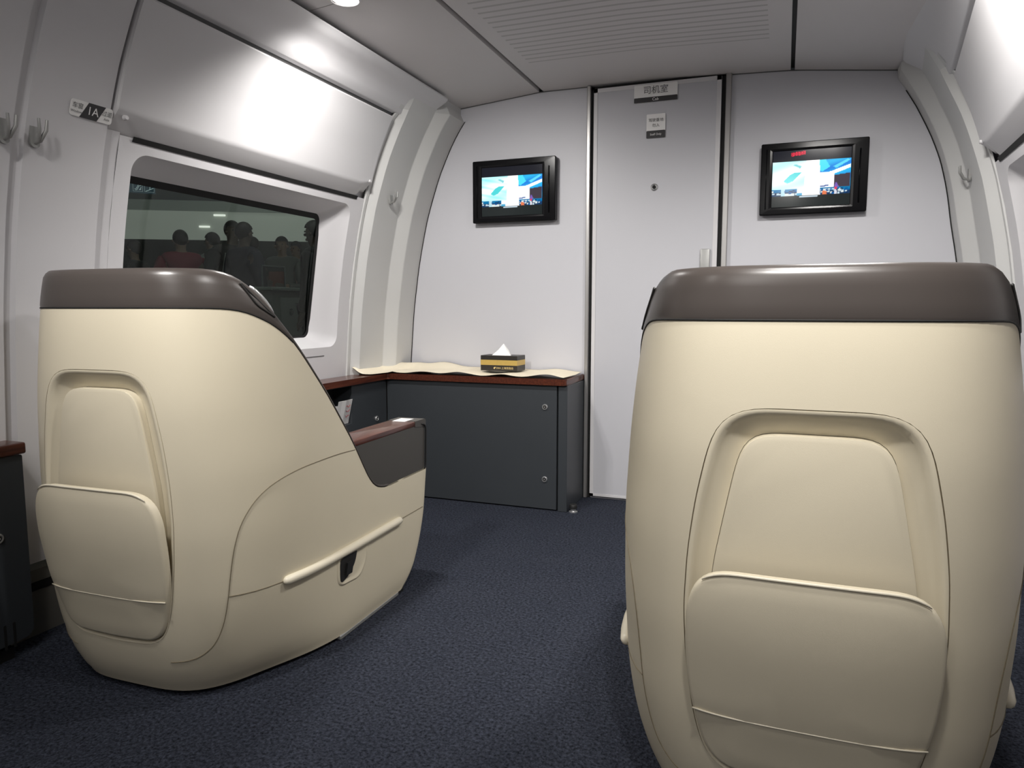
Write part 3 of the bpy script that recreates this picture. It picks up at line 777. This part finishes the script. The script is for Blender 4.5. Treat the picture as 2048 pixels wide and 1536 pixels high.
    R = [rg(bm, .012, .004), rg(bm, .03, .0), rg(bm, .10, .0), rg(bm, .20, .002), rg(bm, .32, .010), rg(bm, .5, .017), rg(bm, .75, .024), rg(bm, .97, .028)]
    for A, Bq in zip(R, R[1:]):
        for k in range(NO): bm.faces.new((A[k], A[(k + 1) % NO], Bq[(k + 1) % NO], Bq[k]))
    bp = obj('back_panel', bm, M['cream'], root, smooth=True, auto=50)
    bm = B()
    R = [rg(bm, .985, .030), rg(bm, 1.0, .012), rg(bm, 1.015, .0095), rg(bm, 1.2, .008)]
    for A, Bq in zip(R, R[1:]):
        for k in range(NO): bm.faces.new((A[k], A[(k + 1) % NO], Bq[(k + 1) % NO], Bq[k]))
    bm.faces.new(R[-1])
    obj('inner_panel', bm, M['cream'], bp, smooth=True, auto=40)
    bm = B(); R = [[bm.verts.new(backp(x * 1.003, z + .0005 * (1 if z > .45 else -1), .0035)) for x, z in O], [bm.verts.new(backp(x * .992, z + .001 * (-1 if z > .45 else 1), .0035)) for x, z in O]]
    for k in range(NO): bm.faces.new((R[0][k], R[0][(k + 1) % NO], R[1][(k + 1) % NO], R[1][k]))
    obj('panel_gap', bm, M['seam'], bp)
    # ---- literature pocket
    PKT = [(.515, 0), (.515, .122), (.510, .150), (.490, .174), (.45, .187), (.38, .188), (.31, .183), (.25, .172), (.20, .158), (.172, .142), (.158, .118), (.154, 0)]
    n2 = 110; Q = outline(PKT, n2)
    def pd(z): return -lerp(.004, .028, sstep(z, .17, .50)) - .006 * sstep(z, .21, .29)
    bm = B(); R = []
    for f, dd in ((1.0, .016), (1.0, .002), (.985, -.001), (.965, -.002), (.80, -.004), (.55, -.006), (.28, -.007)):
        R.append([bm.verts.new(backp(x * f, .33 + (z - .33) * (f if f < .9 else 1 - (1 - f) * .9), pd(.33 + (z - .33) * f) + dd)) for x, z in Q])
    for A, Bq in zip(R, R[1:]):
        for k in range(n2): bm.faces.new((A[k], A[(k + 1) % n2], Bq[(k + 1) % n2], Bq[k]))
    bm.faces.new(R[-1]); pk = obj('literature_pocket', bm, M['cream'], root, smooth=True, auto=45)
    # top rim with its highlight painted in lighter cream, and crease of the pocket
    tp = [(x, z) for x, z in Q if z > .495]; tp.sort()
    bm = B(); tube(bm, [backp(x, z + .0005, pd(z) - .0015) for x, z in tp], [.0006 + .002 * sstep(z, .495, .511) for x, z in tp], 8); obj('pocket_rim', bm, M['creaml'], pk, smooth=True)
    bm = B(); tube(bm, [backp(.174 * k / 10, .262, pd(.262) - .0035 - .0022 * (1 - (k / 10) ** 2)) for k in range(-10, 11)], .0016, 6); obj('pocket_crease', bm, M['creaml'], pk, smooth=True)
    # ---- top band
    bm = B(); cols = []
    def band_col(side, y):
        lo = sm(y, TOPC) + .0025; hi = max(sm(y, TOPB), lo + .006); r = []
        for v, o in ((0, .0005), (.06, .0018), (.3, .0022), (.6, .002), (.82, .001), (.93, -.003), (1., -.009)):
            r.append(surf(side, y, lerp(lo, hi, v), o))
        c = r[-1]; k = .5 if y > .3 else 1
        d = (surf(side, y, hi, -.05) - surf(side, y, hi, 0)).normalized()
        r.append(c + d * .012 * k + Vector((0, 0, .0012))); r.append(c + d * .034 * k + Vector((0, 0, -.001))); r.append(c + d * .040 * k + Vector((0, 0, -.02)))
        return r
    yb = [y for y in YS if y < .73]; ub = [u for u in US if u > .01]
    for y in yb: cols.append(band_col(1, y))
    for u in ub: cols.append(band_col(1, yu(u)))
    for u in ub[::-1]: cols.append(band_col(-1, yu(u)))
    for y in yb[::-1]: cols.append(band_col(-1, y))
    grid(bm, cols); bd = obj('top_band', bm, M['band'], root, smooth=True, auto=60)
    bm = B(); tube(bm, [surf(1, y, sm(y, TOPC) + .001, .0002) for y in yb if y < .3] + [surf(1, yu(u), sm(yu(u), TOPC) + .001, .0002) for u in ub] + [surf(-1, yu(u), sm(yu(u), TOPC) + .001, .0002) for u in ub[::-1]] + [surf(-1, y, sm(y, TOPC) + .001, .0002) for y in yb[::-1] if y < .3], .0019, 6); obj('band_joint', bm, M['black'], bd)
    # reading lamp / speaker grille on each wing of the band
    for side in (1, -1):
        tri = rpoly([(.150, .975), (.188, .922), (.238, .893)], [.008, .012, .006], 5)
        bm = B(); tube(bm, [surf(side, y, z, .0028) for y, z in tri], .0028, 6, close=True); g = obj('speaker_frame', bm, M['dark'], bd, smooth=True)
        bm = B(); vs = [bm.verts.new(surf(side, y, z, .0026)) for y, z in tri]; bm.faces.new(vs); obj('speaker_cover', bm, M['band'], bd)
        bm = B(); tube(bm, [surf(side, y, sm(y, TOPB) + .004, -.010) for y in (.185, .197, .21, .222, .234, .245)], [.002, .005, .006, .006, .005, .002], 8); obj('reading_lamp', bm, M['steel'], bd, smooth=True)
    # ---- seams on both sides
    for side in (1, -1):
        bm = B()
        pl = [(.527, .523), (.45, .527), (.35, .526), (.28, .523), (.22, .512), (.175, .495), (.14, .468), (.112, .425), (.098, .375), (.090, .32), (.083, .25), (.074, .19), (.060, .145), (.040, .118), (.022, .106), (.008, .102)]
        pts = []
        for _ in range(2): pl = [pl[0]] + [(lerp(p[0], q[0], f), lerp(p[1], q[1], f)) for p, q in zip(pl, pl[1:]) for f in (.25, .75)] + [pl[-1]]
        for (y0, z0), (y1, z1) in zip(pl, pl[1:]):
            for k in range(2): pts.append(surf(side, lerp(y0, y1, k / 2), lerp(z0, z1, k / 2), .0003))
        tube(bm, pts, .0011, 5); obj('shell_seam', bm, M['seam'], root)
        bm = B(); tube(bm, [surf(side, y, z, .0004) for y, z in ((.085, .256), (.11, .254), (.14, .2525), (.17, .252), (.21, .252), (.3, .252), (.4, .252), (.5, .252), (.6, .252), (.7, .252), (.8, .252), (.9, .252), (.945, .252))], .0011, 5); obj('shell_seam', bm, M['seam'], root)
        # bumper rail
        bm = B(); N = 14; pts = []
        for y in [.215, .217, .222, .23] + [.23 + .05 * k for k in range(1, 11)] + [.77, .778, .783, .785]:
            pts.append(surf(side, y, .2525, .0035))
        rad = [.003, .007, .0105, .012] + [.012] * (len(pts) - 8) + [.012, .0105, .007, .003]
        tube(bm, pts, rad, 10); obj('bumper_rail', bm, M['creaml'], root, smooth=True)
        # recess with latch under the rail
        op = rpoly([(.428, .163), (.540, .157), (.572, .195), (.578, .243), (.428, .243)], [.03, .035, .02, .01, .01], 5)
        cy_, cz2 = .495, .20
        bm = B(); R = []
        for f, o in ((1.06, .0002), (1.0, .0035), (.93, .0035), (.86, .0012), (.6, .0008), (.3, .0006)):
            R.append([bm.verts.new(surf(side, cy_ + (y - cy_) * f, cz2 + (z - cz2) * f, o)) for y, z in op])
        for A, Bq in zip(R, R[1:]):
            for k in range(len(A)): bm.faces.new((A[k], A[(k + 1) % len(A)], Bq[(k + 1) % len(A)], Bq[k]))
        bm.faces.new(R[-1]); rc = obj('latch_recess', bm, M['cream'], root, smooth=True, auto=50)
        dk = rpoly([(.434, .168), (.470, .178), (.508, .206), (.520, .238), (.434, .238)], [.02, .02, .02, .005, .02], 5)
        bm = B(); vs = [bm.verts.new(surf(side, y, z, .0044)) for y, z in dk]; bm.faces.new(vs); obj('latch_opening', bm, M['dark'], rc)
        bm = B()
        P1 = [surf(side, y, z, .005) for y, z in ((.455, .187), (.482, .187), (.492, .220), (.462, .220))]; P2 = [p + Vector((side * .006, 0, 0)) for p in P1]
        a = [bm.verts.new(p) for p in P1]; b = [bm.verts.new(p) for p in P2]; bm.faces.new(b)
        for k in range(4): bm.faces.new((a[k], a[(k + 1) % 4], b[(k + 1) % 4], b[k]))
        obj('latch', bm, M['rub'], rc)
    # ---- armrests
    for side in (1, -1):
        ar = B(); xo = lambda z: side * (wid(.8, z) - .0035)
        op = rpoly([(.40, .379), (.962, .379), (.971, .386), (.978, .532), (.40, .532)], [0, 0, .01, .03, 0], 6)
        v0, v1 = prism(ar, op, lambda a, b: (xo(b), a, b), lambda a, b: (side * (wid(.8, b) - .095), a, b)); am = obj('armrest', ar, M['armp'], root, smooth=True, auto=40)
        tp = B(); tube(tp, [(side * (wid(.8, z) + .0005), y, z) for y, z in op if y > .6], .0028, 6); obj('edge_piping', tp, M['black'], am, smooth=True)
        wb = B(); x0, x1 = sorted((side * (wid(.8, .52) - .100), side * (wid(.8, .52) - .0015))); box(wb, x0, .40, .530, x1, .905, .547, .004, 2); obj('wood_top', wb, M['wood'], am, smooth=True, auto=40)
        cp = B(); prism(cp, rpoly([(.903, .528), (.980, .520), (.983, .5475), (.903, .5475)], [0, .004, .03, 0], 6), lambda a, b: (x0, a, b), lambda a, b: (x1, a, b)); obj('end_cap', cp, M['armp'], am, smooth=True, auto=40)
        st = B(); box(st, x0 + .022, .885, .5470, x1 - .030, .950, .5482); obj('white_sticker', st, M['white'], am)['label'] = 'white sticker'
    # ---- cushions and foot
    bm = B(); box(bm, -.20, .10, .30, .20, .24, .93, .05, 4)
    for v in bm.verts:
        if v.co.y > .1: v.co.y += .06 * (1 - v.co.z) 
        if v.co.z > .6: v.co.x *= .94
    obj('back_cushion', bm, M['leather'], root, smooth=True, auto=60)
    bm = B(); box(bm, -.235, .20, .24, .235, .94, .435, .04, 4); obj('seat_cushion', bm, M['leather'], root, smooth=True, auto=60)
    bm = B(); box(bm, -.20, .14, 0.001, .20, .70, .05, .01, 2); obj('pedestal', bm, M['dark'], root)
    bm = B(); box(bm, .300, .45, .0, .338, .79, .014, .003, 1); obj('floor_track', bm, M['dsteel'], root)
    bm = B(); box(bm, .29, .79, .0, .335, .83, .03, .003, 1); obj('track_stop', bm, M['rub'], root)
    return root
st = make_seat((-1.458, 1.173, 0), 'cream lounge seat under the left window, wood armrest in view'); st.scale = (1, 1, 1.015); st.rotation_euler = (0, 0, math.radians(1.4))
make_seat((.054, 1.173, 0), 'cream lounge seat in front of the right television, seen from behind').scale = (1, 1, .993)

# ------------------------------------------------------------------ the platform outside the left window
def platform():
    bm = B(); box(bm, -26, -4, -.2, -2.25, 26, .10); struct('ground', bm, mat('platform_stone', (.10, .105, .10), .5, noise=.15, nscale=3))
    # slanting hall wall: from (-15,9) to (-6,14.4)
    p0, p1 = Vector((-16.2, 8.3, 0)), Vector((-4.6, 15.26, 0)); d = (p1 - p0).normalized(); nrm = Vector((d.y, -d.x, 0))
    def slab(name, z0, z1, off, m):
        bm = B(); a, b = p0 + nrm * off, p1 + nrm * off
        vs = [bm.verts.new((q.x, q.y, z)) for q in (a, b) for z in (z0, z1)]; c = nrm * -.1
        v2 = [bm.verts.new((v.co.x + c.x, v.co.y + c.y, v.co.z)) for v in vs]
        for f in ((0, 1, 3, 2),): bm.faces.new([vs[i] for i in f]); bm.faces.new([v2[i] for i in f])
        for i, j in ((0, 1), (1, 3), (3, 2), (2, 0)): bm.faces.new((vs[i], vs[j], v2[j], v2[i]))
        struct(name, bm, m)
    slab('wall_outer', -.02, 2.3, 0, mat('dark_hall_wall', (.035, .04, .037), .4))
    slab('trim_11', 2.3, 2.86, .04, mat('lit_fascia', (.5, .52, .48), .5, emit=(.80, .86, .78), estr=.17))  # fascia bands glow faintly in place of light falling on them
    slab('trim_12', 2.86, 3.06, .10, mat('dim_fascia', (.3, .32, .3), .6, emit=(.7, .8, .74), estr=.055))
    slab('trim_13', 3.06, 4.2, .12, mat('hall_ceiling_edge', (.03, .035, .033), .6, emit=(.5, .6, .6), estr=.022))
    bm = B(); box(bm, -16, 2, 4.2, -2.3, 16, 4.3); struct('ceiling_outer', bm, mat('hall_ceiling', (.05, .055, .05), .7))
    # direction sign with two escalator pictograms
    sc_ = 1.0
    t = thing('direction_sign', 'dark blue hanging sign with escalator pictograms outside the window', 'sign', (-10, 8.98, 2.84))
    ux = Vector((-.0, 1, 0)); 
    u = Vector((.62, .78, 0))
    def Q(a, b, h=0.): return (u.x * a - h * u.y * -1, u.y * a - h * u.x, b)
    bl = mat('sign_blue', (.01, .03, .05), .4, emit=(.05, .16, .24), estr=.12); ln = mat('sign_light', (.5, .6, .6), .4, emit=(.7, .85, .9), estr=.38)
    bm = B(); prism(bm, [(-.75, -.02), (.33, -.02), (.33, .14), (-.75, .14)], lambda a, b: Q(a, b, 0), lambda a, b: Q(a, b, -.06)); obj('sign_board', bm, bl, t)
    bm = B()
    for x0 in (0., .17):
        for a, b in (((x0, .0), (x0 + .14, .0)), ((x0 + .14, .0), (x0 + .14, .125)), ((x0 + .14, .125), (x0, .125)), ((x0, .125), (x0, .0))): tube(bm, [Q(*a, .012), Q(*b, .012)], .0016, 5)
    obj('pictogram_frame', bm, ln, t)
    bm = B()
    tube(bm, [Q(.03, .02, .012), Q(.055, .022, .012), (Q(.09, .09, .012)), Q(.12, .095, .012)], .004, 5); tube(bm, [Q(.02, .035, .012), Q(.045, .04, .012), Q(.08, .105, .012), Q(.115, .11, .012), Q(.125, .095, .012)], .004, 5)
    tube(bm, [Q(.12, .07, .012), Q(.10, .025, .012)], .004, 5); tube(bm, [Q(.085, .035, .012), Q(.10, .025, .012), Q(.118, .038, .012)], .004, 5)
    obj('escalator_pictogram', bm, ln, t)
    bm = B()
    tube(bm, [Q(.185, .01, .012), Q(.30, .065, .012)], .005, 5); tube(bm, [Q(.245, .045, .012), Q(.25, .10, .012)], .005, 5); tube(bm, [Q(.25, .105, .012), Q(.25, .118, .012)], .006, 5)
    obj('escalator_pictogram', bm, ln, t)
    bm = B(); tube(bm, [Q(-.02, .14, -.03), Q(-.02, 1.35, -.03)], .015, 6); obj('hanger_rod', bm, M['dark'], t)
    # small lamps / reflections of strip lights on the fascia
    for x, z, w_, lab in ((-10.66, 2.79, .22, 'short bright strip lamp on the pale fascia above the pair of men'), (-10.91, 2.56, .20, 'dim short strip lamp low on the pale fascia')):
        q = p0 + d * ((x - p0.x) / d.x) + nrm * .06
        bm = B(); tube(bm, [q + d * (-w_ / 2) + Vector((0, 0, z)), q + d * (w_ / 2) + Vector((0, 0, z))], .018, 8)
        o = obj('strip_lamp', bm, mat('strip_lamp_glow', (1, 1, 1), .5, emit=(1, 1, .95), estr=1.0 if z > 2.5 else .45)); tag(o, lab, 'lamp')
    # recycling bin with glass screen above
    t = thing('recycling_bin', 'grey-green recycling bin cabinet seen through the window', 'bin', (-4.2, 5.17, .10), math.radians(90))
    bm = B(); box(bm, 0, 0, 0, .40, .30, .99, .015, 2); obj('bin_body', bm, mat('bin_green_grey', (.07, .09, .075), .45), t, smooth=True, auto=40)
    bm = B(); box(bm, .10, -.010, .1, .385, 0, .93, .008, 2); dd = obj('bin_door', bm, mat('bin_door_grey', (.13, .15, .135), .45), t, smooth=True, auto=40)
    for k in range(3):
        a0 = PI / 2 + k * 2 * PI / 3
        bm = B(); tube(bm, [(.235 + .020 * math.cos(a0 + a), -.013, .80 + .028 * math.sin(a0 + a)) for a in (-.75, -.3, .3, .75)], [.004, .004, .004, .007], 6); obj('recycling_arrow', bm, M['dark'], dd)
    bm = B(); box(bm, -.03, -.02, .99, .43, .32, 1.02, .006, 1); obj('bin_top', bm, mat('bin_top_pale', (.22, .25, .23), .4), t)
    bm = B(); box(bm, .05, .14, 1.02, .36, .15, 1.21); obj('glass_screen', bm, M['bglass'], t)
    bm = B(); tube(bm, [(.05, .145, 1.02), (.05, .145, 1.21), (.36, .145, 1.21), (.36, .145, 1.02)], .008, 6); obj('screen_frame', bm, mat('screen_frame_grey', (.12, .14, .14), .4), t)
platform()

def skin_mesh(verts, edges, radii, sub=2):
    me = bpy.data.meshes.new('s'); me.from_pydata(verts, edges, []); o = bpy.data.objects.new('s', me); C.objects.link(o)
    sk = o.modifiers.new('k', 'SKIN'); sk.use_smooth_shade = True; sk.branch_smoothing = .4
    for i, r in enumerate(radii):
        v = me.skin_vertices[0].data[i]; v.radius = r if isinstance(r, tuple) else (r, r); v.use_root = (i == 0)
    sb = o.modifiers.new('b', 'SUBSURF'); sb.levels = sub; sb.render_levels = sub
    dg = bpy.context.evaluated_depsgraph_get(); r = bpy.data.meshes.new_from_object(o.evaluated_get(dg)); bpy.data.objects.remove(o)
    for p in r.polygons: p.use_smooth = True
    return r
def person(x, y, h, face, coat, label, trousers=(.02, .02, .025), pose='stand', stripe=None, hairlong=False, vest=None, skin=(.25, .16, .11)):
    """face: heading angle in radians (0 = +x)"""
    t = thing('person', label, 'person', (x, y, .10), face); k = h / 1.72
    def add(me, nm, m, par=t):
        me.materials.clear(); me.materials.append(m); me.name = nm; o = bpy.data.objects.new(nm, me); C.objects.link(o); o.parent = par; return o
    S = lambda *p: tuple(c * k for c in p)
    # local: +x forward, +y left
    if pose == 'hold': Lh, Le = S(.30, .10, 1.10), S(.10, .25, 1.08); Rh, Re = S(.30, -.08, 1.12), S(.10, -.25, 1.08)
    elif pose == 'raise': Lh, Le = S(.34, .12, 1.22), S(.14, .27, 1.12); Rh, Re = S(.05, -.24, .84), S(-.02, -.25, 1.08)
    else: Lh, Le = S(.07, .25, .82), S(-.01, .25, 1.09); Rh, Re = S(.07, -.25, .82), S(-.01, -.25, 1.09)
    Vv = [S(0, 0, .95), S(0, 0, 1.12), S(0, 0, 1.30), S(-.01, 0, 1.42), S(0, 0, 1.49), S(.015, 0, 1.56), S(.02, 0, 1.64), S(.01, 0, 1.68),
          S(-.01, .17, 1.39), Le, Lh, S(-.01, -.17, 1.39), Re, Rh,
          S(0, .09, .88), S(.01, .10, .50), S(-.01, .10, .09), S(.15, .11, .04), S(0, -.09, .88), S(.01, -.10, .50), S(-.01, -.10, .09), S(.15, -.11, .04)]
    E = [(0, 1), (1, 2), (2, 3), (3, 4), (4, 5), (5, 6), (6, 7), (3, 8), (8, 9), (9, 10), (3, 11), (11, 12), (12, 13), (0, 14), (14, 15), (15, 16), (16, 17), (0, 18), (18, 19), (19, 20), (20, 21)]
    Rr = [.13, .12, .13, .085, .052, .070, .080, .056, .06, .043, .032, .06, .043, .032, .085, .058, .042, .035, .085, .058, .042, .035]
    for side, hnd, elb in ((1, 10, 9), (-1, 13, 12)):   # five fingers per hand
        hp = Vector(Vv[hnd]); dr = (hp - Vector(Vv[elb])).normalized()
        sd = dr.cross(Vector((1, 0, .2))).normalized() if abs(dr.x) < .8 else Vector((0, 0, 1))
        Vv.append(tuple(hp + dr * .05 * k)); E.append((hnd, len(Vv) - 1)); Rr.append(.036); pm = len(Vv) - 1
        for q, ln_ in ((-1.5, .06), (-.5, .075), (.5, .07), (1.5, .055)):
            Vv.append(tuple(hp + dr * (.05 + ln_) * k + sd * .016 * q * k)); E.append((pm, len(Vv) - 1)); Rr.append(.008)
        Vv.append(tuple(hp + dr * .055 * k - sd * .055 * k)); E.append((hnd, len(Vv) - 1)); Rr.append(.009)
    body = skin_mesh(Vv, E, [(r * k, r * k) for r in Rr], 1)
    # face: nose, brow, ears drawn into the same mesh
    bm = B(); bm.from_mesh(body)
    for c, r in ((S(.090, 0, 1.595), .016), (S(.02, .074, 1.60), .020), (S(.02, -.074, 1.60), .020), (S(.075, 0, 1.55), .016)):
        bmesh.ops.create_icosphere(bm, subdivisions=1, radius=r * k, matrix=Matrix.Translation(c))
    for f in bm.faces: f.smooth = True
    bm.to_mesh(body); bm.free()
    bo = add(body, 'body', mat('skin_tone', skin, .6))
    for s in (1, -1): bm = B(); bmesh.ops.create_icosphere(bm, subdivisions=1, radius=.010 * k, matrix=Matrix.Translation(S(.082, .030 * s, 1.622))); obj('eye', bm, M['dark'], t)
    # jacket
    jv = [S(0, 0, .86), S(0, 0, 1.0), S(0, 0, 1.15), S(0, 0, 1.30), S(-.01, 0, 1.42), S(-.005, 0, 1.50), S(-.01, .175, 1.41), Le, tuple(lerp(a, b, .82) for a, b in zip(Le, Lh)), S(-.01, -.175, 1.41), Re, tuple(lerp(a, b, .82) for a, b in zip(Re, Rh))]
    je = [(0, 1), (1, 2), (2, 3), (3, 4), (4, 5), (4, 6), (6, 7), (7, 8), (4, 9), (9, 10), (10, 11)]
    jr = [.165, .165, .155, .165, .125, .078, .078, .062, .05, .078, .062, .05]
    cm = mat('coat_cloth', coat, .8)
    jo = add(skin_mesh(jv, je, [(r * k, r * k) for r in jr], 2), 'jacket', cm)
    for v in jo.data.vertices: v.co.y *= 1.12
    tv_ = [S(0, 0, .92), S(0, .09, .86), S(.01, .10, .50), S(-.01, .10, .10), S(0, -.09, .86), S(.01, -.10, .50), S(-.01, -.10, .10)]
    add(skin_mesh(tv_, [(0, 1), (1, 2), (2, 3), (0, 4), (4, 5), (5, 6)], [(r * k, r * k) for r in (.14, .105, .075, .06, .105, .075, .06)], 2), 'trousers', mat('trouser_cloth', trousers, .8))
    # hair
    bm = B(); bmesh.ops.create_icosphere(bm, subdivisions=3, radius=.087 * k, matrix=Matrix.Translation(S(.004, 0, 1.635)) @ Matrix.Diagonal((1.08, .95, 1.12, 1)))
    bmesh.ops.delete(bm, geom=[v for v in bm.verts if (v.co.x > .045 * k and v.co.z < 1.655 * k) or v.co.z < (1.44 if hairlong else 1.565 + .7 * (v.co.x / k)) * k], context='VERTS')
    obj('hair', bm, mat('dark_hair', (.008, .007, .006), .6), t, smooth=True)
    if stripe:
        bm = B(); tube(bm, [Vector(S(-.02, .285 * stripe, 1.43)), Vector(S(-.03, .325 * stripe, 1.25)), Vector(S(-.02, .352 * stripe, 1.09)), Vector(S(.05, .345 * stripe, .88))], .013 * k, 6); obj('sleeve_stripe', bm, mat('stripe_white', (.4, .4, .4), .7), t)
    if vest:
        bm = B(); box(bm, *S(.17, -.10, 1.03), *S(.25, .08, 1.28), .02 * k, 2); obj('held_bag', bm, mat('bag_colour', vest, .6), t)
    return t
person(-6.42, 6.37, 1.71, math.radians(150), (.22, .018, .035), 'person in a red jacket on the platform, farthest left with a full head in view')
person(-6.70, 7.16, 1.77, math.radians(190), (.24, .25, .24), 'person in a pale grey jacket beside the red jacket')
person(-5.75, 6.44, 1.79, math.radians(-20), (.012, .013, .014), 'person in a black coat facing the one with a striped sleeve', skin=(.10, .07, .05))
person(-5.01, 5.77, 1.67, math.radians(75), (.012, .014, .028), 'tall person in navy with a white sleeve stripe, back turned', stripe=1, skin=(.10, .07, .05))
person(-7.11, 8.37, 1.84, math.radians(160), (.016, .016, .018), 'person mostly hidden behind the navy jacket, only head showing')
person(-5.96, 7.55, 1.73, math.radians(-70), (.07, .08, .07), 'person in grey-green holding an orange bag on the platform', pose='hold', vest=(.5, .09, .035))
person(-6.96, 9.15, 1.84, math.radians(-100), (.15, .145, .125), 'person in a pale brown top with an arm raised beside the orange bag', pose='raise')
person(-7.30, 6.53, 1.64, math.radians(200), (.012, .012, .013), 'person in dark clothes at the left window edge')
person(-3.77, 5.21, 1.57, math.radians(200), (.008, .009, .011), 'dark-clothed person cut off by the right window frame', skin=(.06, .04, .03))

# ------------------------------------------------------------------ light
def spot(x, y, z, power, size, blend, rad=.03, tilt=(0, 0), col=(1, .97, .935)):
    l = bpy.data.lights.new('downlight_or_fill', 'SPOT'); l.energy = power; l.spot_size = math.radians(size); l.spot_blend = blend; l.shadow_soft_size = rad; l.color = col
    o = bpy.data.objects.new('downlight_or_fill', l); C.objects.link(o); o.location = (x, y, z); o.rotation_euler = (tilt[0], tilt[1], 0)
    return o
for side in (-1, 1):
    for dx in (.805, .71):
        x = AX + side * dx; spot(x, 2.11, cz(x) - .02, 30 if side < 0 else 29, 158, .7, .03, (math.radians(20 if side < 0 else 12), 0))
for x in (-1.20, .0):
    spot(x, .52, cz(x) - .02, 115, 74, 1., .05, (math.radians(50), 0))  # unseen second-row lamps, moved inward and tilted to favour the seat backs
spot(.02, .95, cz(.02) - .02, 34, 130, .9, .05, (0, math.radians(22)))  # fill added from the right for the left seat's side
spot(-1.3, .30, cz(-1.3) - .02, 15, 160, .8, .05)  # fill added to lift the left wall
def area(x, y, z, sx, sy, power, col=(1, .97, .94)):
    l = bpy.data.lights.new('unseen_fill', 'AREA'); l.shape = 'RECTANGLE'; l.size = sx; l.size_y = sy; l.energy = power; l.color = col
    o = bpy.data.objects.new('unseen_fill', l); C.objects.link(o); o.location = (x, y, z); return o
area(-.58, -.7, 1.90, .8, 1.2, 14)  # unseen fill panel added behind the camera to raise the ambient light
# unseen platform lights, train side added to brighten the people
for x, y, pw in ((-7, 8, 14), (-3.2, 3.4, 70), (-3.4, 6.2, 40), (-9, 11.0, 14)):
    l = bpy.data.lights.new('platform_fill', 'POINT'); l.energy = pw; l.shadow_soft_size = .4; l.color = (.9, 1, .93)
    o = bpy.data.objects.new('platform_fill', l); C.objects.link(o); o.location = (x, y, 3.9)
w = bpy.data.worlds.new('world'); SC.world = w; w.use_nodes = True
w.node_tree.nodes['Background'].inputs[0].default_value = (.5, .52, .55, 1); w.node_tree.nodes['Background'].inputs[1].default_value = .02
SC.view_settings.view_transform = 'Standard'; SC.view_settings.look = 'None'; SC.view_settings.exposure = 0.
